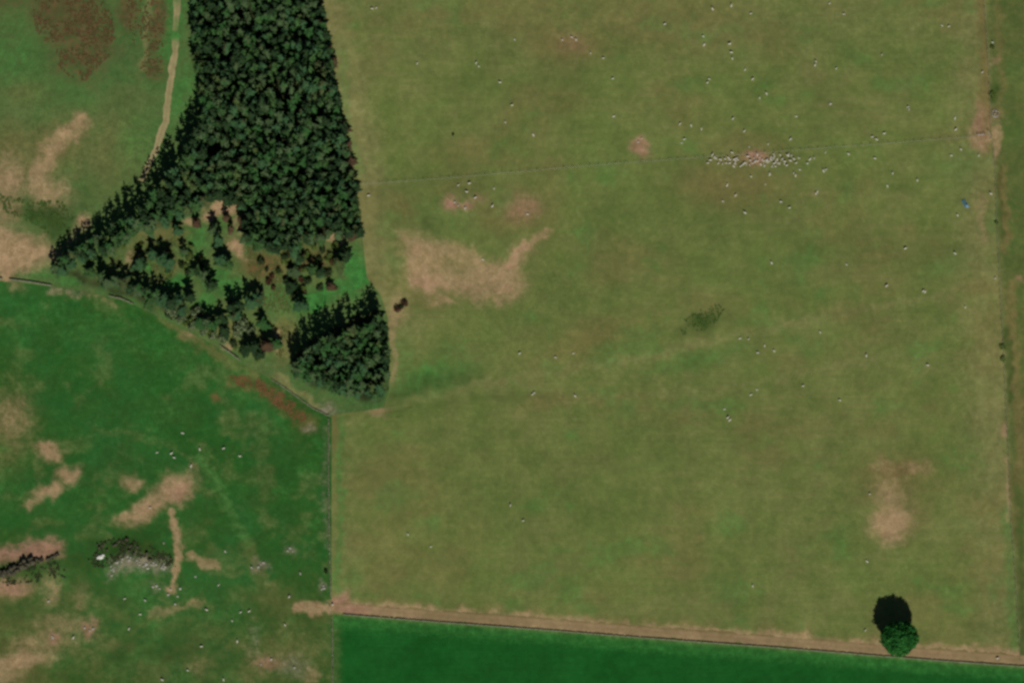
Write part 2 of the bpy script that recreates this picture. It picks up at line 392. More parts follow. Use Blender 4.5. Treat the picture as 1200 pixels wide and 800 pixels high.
def paint_pasture(k):
    lx = np.interp(k.py, *zip(*LEFT_EDGE)); rx = np.interp(k.py, *zip(*RIGHT_EDGE))
    d = k.px - lx
    k.add('dry', .75 * (1 - ss(8, 62 + 50 * (k.n - .5), d)) * (1 - .55 * ss(350, 420, k.py)) * (.7 + .6 * k.n))
    k.add('dry', .6 * ss(80, 15, rx - k.px) * (.4 + k.n))
    k.add('dry', .35 * (1 - ss(30, 120, k.py)) * (.3 + k.n))
    k.add('brown', .42 * ss(.46, .72, fbm(k.px / 90., k.py / 60., 3, 4)))
    k.add('brown', k.blob(470, 245, 22, 16, 40, .8, .8)); k.add('brown', k.blob(580, 255, 40, 22, 10, .9, .7)); k.add('brown', k.blob(640, 250, 22, 60, 10, .9, .45))
    k.add('brown', k.blob(690, 400, 90, 26, -18, .9, .6)); k.add('brown', k.blob(860, 215, 70, 30, 0, .9, .7)); k.add('brown', k.blob(500, 350, 40, 12, 0, .9, .5)); k.add('brown', k.blob(640, 470, 40, 14, -15, .9, .5))
    k.add('brown', k.blob(1050, 560, 60, 34, 0, .9, .6)); k.add('brown', k.blob(1060, 330, 70, 18, -15, .9, .4)); k.add('brown', k.blob(770, 20, 120, 40, 0, .9, .5)); k.add('brown', k.blob(665, 50, 45, 26, 0, .9, .8))
    k.add('dry', k.line([(470, 472), (560, 450), (680, 430), (770, 415), (850, 395), (960, 372), (1080, 350), (1150, 330)], 6, .9, .45))
    k.add('dry', k.line([(640, 470), (760, 462), (900, 445), (1050, 415)], 5, .9, .35))
    k.add('lush', .34 * ss(.56, .75, fbm(k.px / 45., k.py / 34., 13, 4)))
    k.add('lush', k.blob(500, 442, 60, 20, -15, .8, .62)); k.add('lush', k.blob(470, 420, 16, 40, 0, .9, .4)); k.add('lush', k.blob(520, 260, 70, 30, 10, .9, .33)); k.add('lush', k.blob(820, 420, 70, 12, -14, .9, .4)); k.add('lush', k.blob(1100, 315, 40, 12, -20, .9, .35)); k.add('lush', k.blob(1125, 190, 40, 26, 0, .9, .3)); k.add('lush', k.blob(900, 195, 60, 14, 0, .9, .25)); k.add('lush', k.line([(400, 490), (400, 560), (396, 690)], 5, .7, .5)); k.add('lush', k.line([(1182, 600), (1190, 760)], 8, .8, .45)); k.add('lush', k.line([(402, 60), (404, 130), (420, 200)], 7, .9, .35))
    k.add('rush', k.blob(822, 377, 24, 12, -25, .7, .75)); k.add('rush', k.blob(850, 368, 20, 12, 0, .9, .35)); k.add('rush', k.line([(462, 462), (505, 448), (560, 438)], 11, .9, .42)); k.add('rush', k.line([(470, 480), (560, 466), (640, 462)], 5, .9, .3)); k.add('rush', k.blob(505, 262, 14, 8, 20, .8, .5)); k.add('rush', k.line([(430, 485), (480, 480)], 4, .8, .5))
    # the big bare scar
    k.add('soil', k.poly([(464, 268), (500, 276), (545, 288), (572, 304), (590, 304), (600, 288), (616, 284), (622, 292), (612, 316), (610, 348), (590, 357), (560, 352), (530, 342), (500, 345), (485, 338), (474, 316)], 9, .74))
    k.add('soil', k.line([(596, 312), (602, 297), (614, 288)], 6, .6, 1)); k.add('soil', k.line([(614, 290), (642, 272)], 5, .8, .6)); k.add('soil', k.blob(590, 338, 24, 15, -10, .6, .9)); k.add('soil', k.blob(488, 290, 20, 18, 40, .7, .85)); k.add('soil', k.line([(484, 325), (500, 336), (530, 330)], 8, .8, .75)); k.cut('soil', k.blob(532, 308, 22, 12, 15, .8, .35)); k.cut('soil', k.line([(556, 330), (575, 338), (604, 330)], 1.6, .9, .3)); k.cut('soil', k.line([(562, 342), (590, 347), (606, 338)], 1.5, .9, .3)); k.add('soil', k.blob(520, 352, 14, 5, 15, .8, .7)); k.add('soil', k.blob(500, 318, 26, 22, 30, .8, .8))
    k.add('pink', k.blob(500, 330, 16, 9, 0, .8, .5)); k.add('pink', k.blob(528, 238, 9, 9, 0, .6, .95)); k.add('pink', k.blob(545, 241, 10, 7, 0, .7, .85)); k.add('pink', k.blob(560, 235, 10, 5, 0, .8, .5)); k.add('pink', k.blob(614, 244, 19, 15, 0, .7, .55)); k.add('brown', k.blob(606, 250, 30, 20, 0, .8, .8))
    k.add('pink', k.blob(752, 173, 12, 11, 0, .5, .75)); k.add('pink', k.blob(886, 183, 12, 9, 0, .7, .8)); k.add('brown', k.blob(878, 190, 52, 12, 0, .7, .9)); k.add('pink', k.blob(672, 50, 16, 12, 0, .8, .4)); k.add('pink', k.blob(958, 226, 9, 8, 0, .8, .3))
    k.add('soil', k.blob(1043, 612, 27, 24, 0, .45, .82)); k.add('soil', k.blob(1043, 585, 20, 26, 0, .8, .6)); k.add('brown', k.blob(1050, 550, 40, 14, 0, .8, 1)); k.add('soil', k.blob(1072, 548, 20, 9, 0, .8, .45)); k.add('soil', k.blob(1035, 545, 18, 9, 0, .8, .4))
    k.add('soil', k.blob(443, 482, 11, 6, 0, .7, .8)); k.add('soil', k.line([(459, 350), (462, 420), (456, 445)], 4, .8, .5)); k.add('soil', k.blob(466, 360, 12, 18, 10, .8, .5)); k.add('brown', k.line([(392, 490), (392, 520)], 6, .8, .6))
    k.add('brown', k.line([(1150, -60), (1156, 80), (1158, 170)], 10, .7, .9)); k.add('pink', k.blob(1149, 140, 9, 22, 0, .6, .7)); k.add('soil', k.blob(1151, 165, 12, 10, 0, .7, .75)); k.add('soil', k.line([(1150, 230), (1152, 280)], 6, .9, .4)); k.add('brown', k.blob(1150, 335, 30, 14, 0, .9, .6))
    k.add('pink', k.blob(1181, 505, 10, 8, 0, .7, .6)); k.add('soil', k.line([(1181, 540), (1185, 610)], 3, .8, .5))
    # worn edge above the track
    k.add('soil', k.line([(392, wall_y(392) - 8), (1200, wall_y(1200) - 8)], 9, .7, .75)); k.add('pink', k.blob(399, 703, 10, 12, 0, .6, .9)); k.add('brown', k.line([(440, wall_y(440) - 16), (1190, wall_y(1190) - 16)], 9, .9, .4))
    k.add('brown', k.blob(1090, 705, 20, 12, -20, .9, .5))
PAST_M = ground_mat('pasture_turf', (A(97, 107, 58), A(107, 110, 64), A(85, 103, 50), A(115, 114, 71)),
                    ['dry', 'brown', 'lush', 'rush', 'soil', 'pink'], .13, .42, 1.0, .22)
strip_sheet('pasture', LEFT_EDGE, RIGHT_EDGE, -90, 800, .8, .03, paint_pasture, PAST_M)

def paint_side(k):
    k.add('dry', .5 * (1 - ss(0, 12, k.px - np.interp(k.py, *zip(*RIGHT_EDGE)))) * (.3 + 1.2 * k.n))
    k.add('brown', k.line([(1176, 200), (1178, 290)], 6, .9, .9)); k.add('brown', k.line([(1184, 330), (1192, 470), (1194, 560)], 7, .9, .8)); k.add('brown', k.line([(1170, 0), (1174, 130)], 6, .9, .6)); k.add('pink', k.blob(1194, 326, 5, 5, 0, .8, .6))
    k.add('soil', k.line([(1164, 150), (1168, 185)], 5, .8, .7)); k.add('pink', k.blob(1166, 134, 9, 9, 0, .8, .5)); k.add('pink', k.blob(1167, 72, 6, 5, 0, .8, .5)); k.add('brown', k.line([(1187, 560), (1192, 640)], 4, .9, .7))
    k.add('rush', k.line([(1173, 195), (1172, 280)], 4, .8, .5)); k.add('rush', k.line([(1180, 390), (1184, 470)], 5, .8, .55)); k.add('rush', k.blob(1163, 110, 6, 14, 0, .7, .7)); k.add('rush', k.line([(1192, 560), (1200, 780)], 6, .8, .45)); k.add('lush', k.blob(1195, 80, 12, 30, 0, .9, .2)); k.add('brown', .45 * k.n)
SIDE_M = ground_mat('side_field_turf', (A(80, 96, 48), A(88, 98, 52), A(66, 90, 42), A(96, 96, 56)), ['dry', 'brown', 'lush', 'rush', 'soil', 'pink'], .14)
strip_sheet('side_field', RIGHT_EDGE, [(-90, 1290), (880, 1290)], -90, 800, .8, .03, paint_side, SIDE_M)

def paint_meadow(k):
    k.add('lush', k.blob(150, 395, 160, 26, 18, .9, .28)); k.add('lush', k.blob(280, 445, 30, 22, 40, .9, .5)); k.add('lush', k.blob(330, 430, 30, 10, 40, .9, .4))
    k.add('lush', k.line([(235, 535), (265, 590), (290, 640)], 6, .9, .45)); k.add('dry', k.line([(235, 535), (265, 590), (290, 640), (325, 700)], 5, .9, .3)); k.add('dry', k.line([(110, 500), (180, 515), (240, 540)], 4, .9, .25))
    k.add('bracken', k.poly([(268, 442), (300, 442), (325, 456), (345, 474), (358, 488), (352, 494), (335, 484), (312, 466), (285, 454), (265, 450)], 9, .68)); k.add('bracken', k.blob(253, 463, 6, 6, 0, .8, .6)); k.add('brown', k.blob(360, 498, 12, 12, 40, .9, .6)); k.add('gravel', k.blob(362, 502, 8, 5, 30, .9, .6))
    k.add('brown', k.line([(190, 372), (228, 396), (262, 420), (300, 436)], 7, .9, .6)); k.add('soil', k.blob(222, 392, 9, 5, 30, .9, .5)); k.add('soil', k.line([(60, 342), (130, 352)], 4, .9, .3)); k.add('gravel', k.line([(60, 340), (115, 346)], 5, .9, .4))
    for (x, y, a, b, r, v) in ((56, 528, 17, 9, 25, .85), (82, 556, 14, 12, 0, .8), (55, 576, 19, 9, -22, .85), (36, 590, 12, 7, -30, .6), (157, 565, 11, 9, 0, .7), (205, 572, 25, 17, -25, .9), (175, 596, 28, 11, -35, .9), (150, 606, 16, 7, -20, .75), (22, 775, 44, 12, -12, .8), (0, 790, 30, 10, 0, .6)):
        k.add('soil', k.blob(x, y, a, b, r, .55, v))
    k.add('pink', k.blob(212, 578, 14, 9, 0, .8, .6)); k.add('soil', k.line([(200, 605), (208, 630), (212, 650), (206, 675), (200, 692)], 5, .7, .75)); k.add('soil', k.line([(225, 652), (255, 662)], 5, .8, .6)); k.add('soil', k.blob(226, 545, 6, 8, 0, .8, .5))
    k.add('soil', k.blob(15, 490, 20, 26, 0, .9, .45)); k.add('brown', k.blob(10, 500, 34, 50, 0, .9, .5))
    k.add('pink', k.poly([(-90, 650), (0, 644), (30, 636), (55, 628), (74, 636), (72, 652), (50, 656), (20, 654), (0, 660), (-90, 668)], 6, .85)); k.add('pink', k.blob(10, 688, 26, 10, -5, .8, .8)); k.add('soil', k.blob(60, 690, 10, 18, 0, .8, .55)); k.add('soil', k.blob(57, 703, 7, 6, 0, .8, .5)); k.add('soil', k.blob(95, 700, 10, 16, 0, .9, .35)); k.add('soil', k.blob(75, 730, 34, 12, 0, .9, .45)); k.add('soil', k.blob(50, 752, 40, 12, -10, .9, .5))
    k.add('pink', k.blob(105, 736, 11, 11, 0, .8, .7)); k.add('pink', k.blob(62, 745, 7, 7, 0, .8, .7)); k.add('brown', k.blob(20, 735, 34, 30, 0, .9, .5)); k.add('brown', k.blob(80, 700, 34, 30, 0, .9, .4))
    k.add('rush', k.blob(20, 665, 44, 16, -10, .8, .7)); k.add('rush', k.blob(95, 660, 26, 12, 10, .8, .6)); k.add('rush', k.blob(158, 645, 56, 14, 4, .7, .75)); k.add('rush', k.blob(15, 625, 30, 8, -10, .9, .5)); k.add('rush', k.blob(20, 720, 26, 14, 0, .9, .4)); k.add('rush', k.blob(118, 684, 22, 10, 0, .9, .3))
    k.add('gravel', k.poly([(128, 658), (150, 650), (175, 650), (200, 656), (202, 668), (170, 668), (140, 672), (130, 676)], 7, .75)); k.add('gravel', k.blob(306, 661, 9, 7, 0, .8, .6)); k.add('gravel', k.blob(340, 642, 9, 8, 0, .8, .5)); k.add('gravel', k.blob(184, 688, 10, 6, 0, .8, .4))
    k.add('brown', k.blob(340, 760, 60, 44, 0, .9, .5)); k.add('brown', k.blob(330, 705, 40, 20, 20, .9, .55)); k.add('brown', k.line([(290, 640), (310, 690), (350, 720)], 9, .9, .4)); k.add('pink', k.blob(312, 775, 16, 10, 0, .8, .6)); k.add('gravel', k.blob(345, 782, 20, 14, 0, .9, .5)); k.add('soil', k.blob(368, 792, 10, 9, 0, .8, .5)); k.add('gravel', k.blob(298, 750, 9, 22, 0, .9, .35)); k.add('soil', k.blob(230, 780, 16, 8, 0, .9, .3))
    k.add('brown', k.line([(150, 740), (200, 715), (235, 700)], 6, .9, .4)); k.add('soil', k.line([(180, 720), (232, 703)], 5, .9, .4)); k.add('lush', k.line([(150, 770), (190, 740)], 5, .9, .4))
    k.add('soil', k.line([(352, 710), (372, 713), (388, 713)], 7, .7, .8)); k.add('brown', k.blob(375, 722, 18, 8, 0, .9, .6)); k.add('gravel', k.line([(382, 500), (381, 600), (384, 640)], 4, .9, .3)); k.add('gravel', k.blob(379, 686, 5, 8, 0, .8, .6)); k.add('soil', k.blob(18, 334, 9, 7, 0, .8, .5))
    k.add('brown', .5 * ss(620, 780, k.py) * (.2 + .9 * k.n)); k.add('brown', .55 * ss(180, 0, k.px) * ss(600, 720, k.py) * (.4 + k.n)); k.add('dry', .3 * ss(.45, .75, fbm(k.px / 24., k.py / 18., 43, 4)))
    k.add('lush', .3 * ss(.5, .75, fbm(k.px / 30., k.py / 24., 53, 4)))
    k.add('rush', .4 * ss(.5, .75, fbm(k.px / 50., k.py / 40., 23, 4)) * ss(480, 700, k.py))
    k.add('brown', .5 * ss(.52, .75, fbm(k.px / 46., k.py / 36., 29, 4)) * ss(600, 760, k.py))
MEAD_M = ground_mat('meadow_turf', (A(38, 83, 32), A(42, 90, 40), A(50, 78, 33), A(56, 92, 48)),
                    ['dry', 'brown', 'lush', 'rush', 'bracken', 'gravel', 'soil', 'pink'], .16, 0, .85)
band_sheet('meadow', MEADOW_TOP, [(-90, 880), (388, 880)], -90, 388.5, .7, .03, paint_meadow, MEAD_M)

def paint_crop(k):
    yw = wall_y(k.px); d = k.py - yw
    k.add('dry', .5 * (1 - ss(1, 8 + 6 * (k.n - .5), d))); k.add('dry', .3 * (1 - ss(2, 16, k.px - 391)))
    k.add('lush', .5 * (1 - ss(8, 26, d)))
CROP_M = ground_mat('crop_leaves', (A(22, 80, 29), A(28, 86, 34), A(24, 74, 26), A(32, 88, 38)), ['dry', 'lush'], .12, .5, .8, -.077)
band_sheet('crop_field', [(390, wall_y(390) + 1), (1290, wall_y(1290) + 1)], [(390, 880), (1290, 880)], 390, 1290, .8, .055, paint_crop, CROP_M)

def ribbon(name, pts, halfw, step, lift, painter, mat, rag=1.2):
    P = np.array(pts, float); seg = np.hypot(*np.diff(P, axis=0).T); s = np.r_[0, np.cumsum(seg)]
    n = int(s[-1] * GSD / step) + 2
    t = np.linspace(0, s[-1], n); px = np.interp(t, s, P[:, 0]); py = np.interp(t, s, P[:, 1])
    for _ in range(6):
        px[1:-1] = (px[:-2] + 2 * px[1:-1] + px[2:]) / 4; py[1:-1] = (py[:-2] + 2 * py[1:-1] + py[2:]) / 4
    tx = np.gradient(px); ty = np.gradient(py); l = np.hypot(tx, ty); nxn, nyn = -ty / l, tx / l
    m = 9; w = np.linspace(-1, 1, m)
    jl = halfw + rag * (fbm(t / 9., t * 0 + 3, 7, 3) - .5) * 4; jr = halfw + rag * (fbm(t / 9., t * 0 + 8, 9, 3) - .5) * 4
    off = np.where(w[None, :] < 0, w[None, :] * jl[:, None], w[None, :] * jr[:, None])
    X, Y = ground(px[:, None] + nxn[:, None] * off, py[:, None] + nyn[:, None] * off)
    return sheet(name, X, Y, lift, painter, mat)
def paint_track(k):
    yc = wall_y(k.px) - 7
    k.add('brown', .35 * (1 - ss(.6, 2.2, np.abs(k.py - yc))) * (.3 + k.n))
    k.add('pink', k.blob(410, 712, 20, 8, 0, .8, .8)); k.add('brown', .8 * ss(3, 6, yc - k.py))
TRACK_M = ground_mat('track_dirt', (A(132, 114, 82), A(140, 118, 88), A(124, 108, 76), A(144, 124, 94)), ['brown', 'pink'], .12)
ribbon('farm_track', [(392, wall_y(392) - 7.5), (800, wall_y(800) - 7.5), (1290, wall_y(1290) - 7.5)], 5.4, .8, .07, paint_track, TRACK_M)
LANE = [(209, -90), (208, -20), (207, 20), (205, 60), (199, 100), (194, 140), (184, 172), (172, 196), (166, 212)]
def paint_lane(k):
    k.add('lush', k.blob(206, 40, 14, 13, 0, .5, .9)); k.add('lush', k.blob(208, -20, 14, 26, 0, .5, .8)); k.add('dry', k.line(LANE, 1.2, .9, .55, True))
LANE_M = ground_mat('lane_dirt', (A(148, 136, 100), A(140, 128, 92), A(128, 120, 82), A(158, 144, 110)), ['dry', 'lush'], .12)
ribbon('dirt_lane', LANE, 3.6, .5, .03, paint_lane, LANE_M, 1.0)

# ------------------------------------------------------------------ trees
R = random.Random(11)
def conifer_np(rng, h=10., r=1.9, lo=.10):
    V, F = [], []
    n = int(h * 1.25)
    ph, am, ph2, am2 = rng.uniform(0, 6.28), rng.uniform(.1, .35), rng.uniform(0, 6.28), rng.uniform(.1, .3)
    for i in range(n):
        t = i / (n - 1.); z = h * (lo + (.98 - lo) * t) + rng.uniform(-.15, .15)
        rad = r * min(1, 2.3 * (1 - t)) ** .62 * min(1, .6 + 1.6 * t) * rng.uniform(.8, 1.12) + .12
        nb = max(6, int(9 - 3 * t)); a0 = rng.uniform(0, 6.28)
        for k in range(nb):
            if rng.random() < .26 and t < .92: continue
            a = a0 + 6.283 * k / nb + rng.uniform(-.35, .35); L = rad * rng.uniform(.6, 1.25) * (1 + am * math.cos(a - ph) + am2 * math.cos(3 * a - ph2))
            c, s = math.cos(a), math.sin(a); w = L * rng.uniform(.16, .32) + .05; dz = L * rng.uniform(-.6, .3)
            b = len(V)
            mz = z + dz * .35
            V += [(0, 0, z + .12), (c * L * .5 - s * w, s * L * .5 + c * w, mz - .12 * L), (c * L * .55, s * L * .55, mz + .12 * L),
                  (c * L * .5 + s * w, s * L * .5 - c * w, mz - .12 * L), (c * L, s * L, z + dz)]
            F += [(b, b + 1, b + 2), (b, b + 2, b + 3), (b + 1, b + 4, b + 2), (b + 2, b + 4, b + 3)]
    b = len(V)
    V += [(.1, 0, h * .93), (-.05, .09, h * .93), (-.05, -.09, h * .93), (0, 0, h)]
    F += [(b, b + 1, b + 3), (b + 1, b + 2, b + 3), (b + 2, b, b + 3)]
    return np.array(V, np.float32), np.array(F, np.int32)
def tube_np(pts, rads, sides=6):
    V, F = [], []
    for i, (p, r) in enumerate(zip(pts, rads)):
        p = Vector(p)
        d = (Vector(pts[min(i + 1, len(pts) - 1)]) - Vector(pts[max(i - 1, 0)])).normalized()
        u = d.orthogonal().normalized(); v = d.cross(u)
        for k in range(sides):
            a = 6.283 * k / sides; V.append(tuple(p + u * math.cos(a) * r + v * math.sin(a) * r))
    for i in range(len(pts) - 1):
        for k in range(sides):
            a, b = i * sides + k, i * sides + (k + 1) % sides
            F += [(a, b, b + sides), (a, b + sides, a + sides)]
    return np.array(V, np.float32), np.array(F, np.int32)
def join_np(parts):
    V, F, n = [], [], 0
    for v, f in parts: V.append(v); F.append(f + n); n += len(v)
    return np.concatenate(V), np.concatenate(F)
def leaf_crown(rng, blobs, count, leaf):
    """leaf-clump faces spread through a set of ellipsoids (cx,cy,cz,rx,ry,rz)"""
    nr = np.random.default_rng(rng.randrange(10 ** 6))
    vol = np.array([b[3] * b[4] * b[5] for b in blobs]) ** .67; pick = nr.choice(len(blobs), count, p=vol / vol.sum())
    B = np.array(blobs)[pick]
    d = nr.normal(size=(count, 3)); d /= np.linalg.norm(d, axis=1)[:, None]
    rad = nr.uniform(.62, 1.06, count)[:, None]
    P = B[:, :3] + d * B[:, 3:] * rad
    n = d + nr.normal(scale=.55, size=(count, 3)); n /= np.linalg.norm(n, axis=1)[:, None]
    u = np.cross(n, nr.normal(size=(count, 3))); u /= np.linalg.norm(u, axis=1)[:, None]; v = np.cross(n, u)
    s = (leaf * nr.uniform(.6, 1.4, count))[:, None]
    V = np.stack([P - u * s, P - v * s * .7 + n * s * .15, P + u * s, P + v * s * .7 + n * s * .15], 1).reshape(-1, 3)
    i = np.arange(count)[:, None] * 4
    F = np.concatenate([i + np.array([[0, 1, 2]]), i + np.array([[0, 2, 3]])])
    return V.astype(np.float32), F.astype(np.int32)

SPR = []
for i in range(9):
    v, f = conifer_np(R, 10., R.uniform(1.75, 2.15), R.choice((.06, .1, .14)))
    crown = mesh_np('spruce_crown', v, f, (M['spruce'],)); dead = mesh_np('dead_crown', v, f, (M['dead'],))
    tv, tf = tube_np([(0, 0, -.3), (0, 0, 3), (0, 0, 7), (0, 0, 9.6)], [.22, .17, .1, .03])
    trunk = mesh_np('spruce_trunk', tv, tf, (M['bark'],))
    SPR.append((crown, dead, trunk, v, f, tv, tf))
def spruce(px, py, h, w, label, group=None, dead=False):
    if h < 8.5: w *= 1.3; h *= 1.18
    k = R.randrange(len(SPR)); cr, dd, tr = SPR[k][:3]
    o = empty('spruce_tree', at(px, py), R.uniform(0, 6.28), (w, w, h / 10.))
    tag(o, label, 'tree', group)
    obj('crown', dd if dead else cr, o); obj('trunk', tr, o)
    return o
def inside(p, poly):
    x, y = p; c = False
    for (x0, y0), (x1, y1) in zip(poly, poly[1:] + poly[:1]):
        if (y0 > y) != (y1 > y) and x < (x1 - x0) * (y - y0) / (y1 - y0) + x0: c = not c
    return c
def edge_dist(p, poly):
    best = 1e9
    for (x0, y0), (x1, y1) in zip(poly, poly[1:] + poly[:1]):
        dx, dy = x1 - x0, y1 - y0; t = max(0, min(1, ((p[0] - x0) * dx + (p[1] - y0) * dy) / (dx * dx + dy * dy)))
        best = min(best, math.hypot(p[0] - x0 - t * dx, p[1] - y0 - t * dy))
    return best
def scatter(poly, d, tries=9000):
    xs = [p[0] for p in poly]; ys = [p[1] for p in poly]; cell = {}; out = []
    for _ in range(tries):
        p = (R.uniform(min(xs), max(xs)), R.uniform(min(ys), max(ys)))
        if not inside(p, poly): continue
        c = (int(p[0] // d), int(p[1] // d)); ok = True
        for i in (-1, 0, 1):
            for j in (-1, 0, 1):
                for q in cell.get((c[0] + i, c[1] + j), ()):
                    if (p[0] - q[0]) ** 2 + (p[1] - q[1]) ** 2 < d * d: ok = False
        if ok: cell.setdefault(c, []).append(p); out.append(p)
    return out
NORTH = [(226, -90), (372, -90), (376, 10), (386, 60), (393, 105), (402, 150), (411, 195), (418, 240), (423, 280), (400, 285), (365, 287), (350, 302), (328, 298), (306, 298), (290, 285), (285, 250), (262, 240), (240, 243), (215, 256), (185, 268), (158, 276), (140, 296), (122, 308), (120, 300), (140, 282), (158, 264), (174, 246), (189, 228), (207, 204), (222, 182), (234, 154), (238, 110), (230, 60)]
SOUTH = [(444, 378), (450, 392), (453, 420), (452, 448), (440, 474), (424, 466), (400, 463), (368, 452), (342, 440), (346, 434), (362, 418), (386, 404), (410, 396), (430, 388)]
north = scatter(NORTH, 7.4, 14000); south = scatter(SOUTH, 7.2)
GAPS = [(322, 96, 9), (331, 112, 8), (248, 170, 8), (330, 160, 6), (270, 60, 5)]
north = [p for p in north if not any(math.hypot(p[0] - a, (p[1] - b - 8)) < r for a, b, r in GAPS)]
NWLINE = [(238, 110), (234, 154), (222, 182), (207, 204), (189, 228), (174, 246), (158, 264), (140, 282), (120, 302)]
def dline(p, L):
    best = 1e9
    for (x0, y0), (x1, y1) in zip(L[:-1], L[1:]):
        dx, dy = x1 - x0, y1 - y0; t = max(0, min(1, ((p[0] - x0) * dx + (p[1] - y0) * dy) / (dx * dx + dy * dy)))
        best = min(best, math.hypot(p[0] - x0 - t * dx, p[1] - y0 - t * dy))
    return best
mass = []; zones = {}
indiv = 0
_u = ['first', 'second', 'third', 'fourth', 'fifth', 'sixth', 'seventh', 'eighth', 'ninth', 'tenth', 'eleventh', 'twelfth', 'thirteenth', 'fourteenth', 'fifteenth', 'sixteenth', 'seventeenth', 'eighteenth', 'nineteenth', 'twentieth']
NTH = _u + ['twenty-' + k for k in _u[:9]] + ['thirtieth'] + ['thirty-' + k for k in _u[:9]] + ['fortieth'] + ['forty-' + k for k in _u[:9]]
for p in sorted(north, key=lambda q: q[1]):
    x, y = p; e = edge_dist(p, NORTH)
    h = R.uniform(10.5, 15) if e > 12 else R.uniform(10, 13)
    hv = fbm(np.array(x / 24.), np.array(y / 18.), 91, 3); h *= .45 + 1.1 * float(hv); w = R.uniform(.85, 1.4)
    if dline(p, NWLINE) < 14: h = R.uniform(14, 16.5); w = R.uniform(1.05, 1.4)
    elif e < 9: h = max(h, 10)
    if y < -8: mass.append((x, y, h, w)); continue
    z = None
    if dline(p, NWLINE) < 8: z = 'nw'
    elif e < 7 and x > 330 and y < 275: z = 'east'
    elif e < 7 and x < 250 and y < 115: z = 'lane'
    elif y > 232 and x < 290: z = 'above'
    elif y > 262: z = 'low'
    if z: zones.setdefault(z, []).append((x, y, h, w))
    else: mass.append((x, y, h, w))
for p in south:
    x, y = p; h = R.uniform(9, 13.5); w = R.uniform(.85, 1.35)
    top = dline(p, [(346, 434), (362, 418), (386, 404), (410, 396), (430, 388), (444, 378)])
    if top < 10: h = R.uniform(13.5, 15.5); w = R.uniform(1.05, 1.4)
    zones.setdefault('stop' if top < 6 else ('seast' if x > 444 else 'smid'), []).append((x, y, h, w))
ZL = {'nw': (1, 'dark spruce in the wood edge row along the slanting northwest side, %s from below', 'spruces along the slanting northwest edge', lambda q: -q[1]),
      'east': (1, 'spruce in the outermost row of the big stand by the pasture, %s from the top', 'spruces along the pasture edge', lambda q: q[1]),
      'lane': (1, 'spruce in the outermost row beside the dirt lane, %s from the top', 'spruces along the lane edge', lambda q: q[1]),
      'above': (0, 'spruce in the close stand just above the pale soil bank of the clearing', 'spruces above the clearing', lambda q: q[1]),
      'low': (0, 'spruce in the lowest rows of the big stand, above the brushy clearing', 'spruces in the lowest rows of the big stand', lambda q: q[1]),
      'stop': (1, 'spruce in the top row of the dark southern stand, %s from the left', 'spruces in the top row of the southern stand', lambda q: q[0]),
      'seast': (1, 'spruce on the southern stand\'s right edge by the pasture, %s from the top', 'spruces on the right edge of the southern stand', lambda q: q[1]),
      'smid': (0, 'spruce packed in the middle of the small dark southern stand', 'spruces inside the southern stand', lambda q: q[1])}
for z, L in zones.items():
    num, lab, grp, key = ZL[z]
    for i, (x, y, h, w) in enumerate(sorted(L, key=key)):
        spruce(x, y, h, w, lab % NTH[i] if num else lab, grp); indiv += 1
    print(z, len(L))
# tip of the wood, small stands and single trees: shadow position in the photo -> base
def from_shadow(x, y, h): return x + .28 * h, y + 1.65 * h
ROWW = [(70, 300, 9), (78, 292, 9.5), (89, 286, 9), (99, 278, 10), (116, 268, 10.5), (126, 258, 11), (132, 252, 11.5), (140, 246, 12), (148, 238, 12), (64, 306, 7.5), (74, 296, 8), (83, 289, 8), (92, 284, 7.5), (72, 308, 7), (84, 302, 7), (96, 292, 7.5), (104, 274, 9), (112, 272, 9), (120, 264, 9), (106, 286, 8), (118, 280, 8)]
for i, (x, y, h) in enumerate(sorted(ROWW)):
    bx, by = from_shadow(x, y, h); names = NTH
    spruce(bx, by, h, R.uniform(.8, 1.05), 'dark spruce at the wood\'s pointed western tip, %s from the left there' % names[i], 'spruces at the western tip'); indiv += 1
ROWD = [(105, 312, 6.5), (117, 316, 7), (124, 322, 7), (135, 320, 7), (143, 324, 7), (152, 330, 6), (160, 330, 8), (170, 332, 8), (180, 336, 8), (190, 341, 8), (199, 346, 8), (176, 345, 6), (210, 347, 6), (222, 340, 7.5), (212, 358, 5), (241, 369, 7), (250, 374, 6.5), (233, 372, 4.5), (258, 366, 6), (270, 352, 8), (280, 350, 8), (290, 346, 8), (276, 362, 7), (262, 382, 4)]
for i, (x, y, h) in enumerate(sorted(ROWD)):
    bx, by = from_shadow(x, y, h)
    n = ['first', 'second', 'third', 'fourth', 'fifth', 'sixth', 'seventh', 'eighth', 'ninth', 'tenth', 'eleventh', 'twelfth', 'thirteenth', 'fourteenth', 'fifteenth', 'sixteenth', 'seventeenth', 'eighteenth', 'nineteenth', 'twentieth', 'twenty-first', 'twenty-second', 'twenty-third', 'twenty-fourth'][i]
    spruce(bx, by, h, R.uniform(.85, 1.2), 'spruce in the ragged row above the meadow wall, %s from the left' % n, 'spruces in the row above the meadow'); indiv += 1
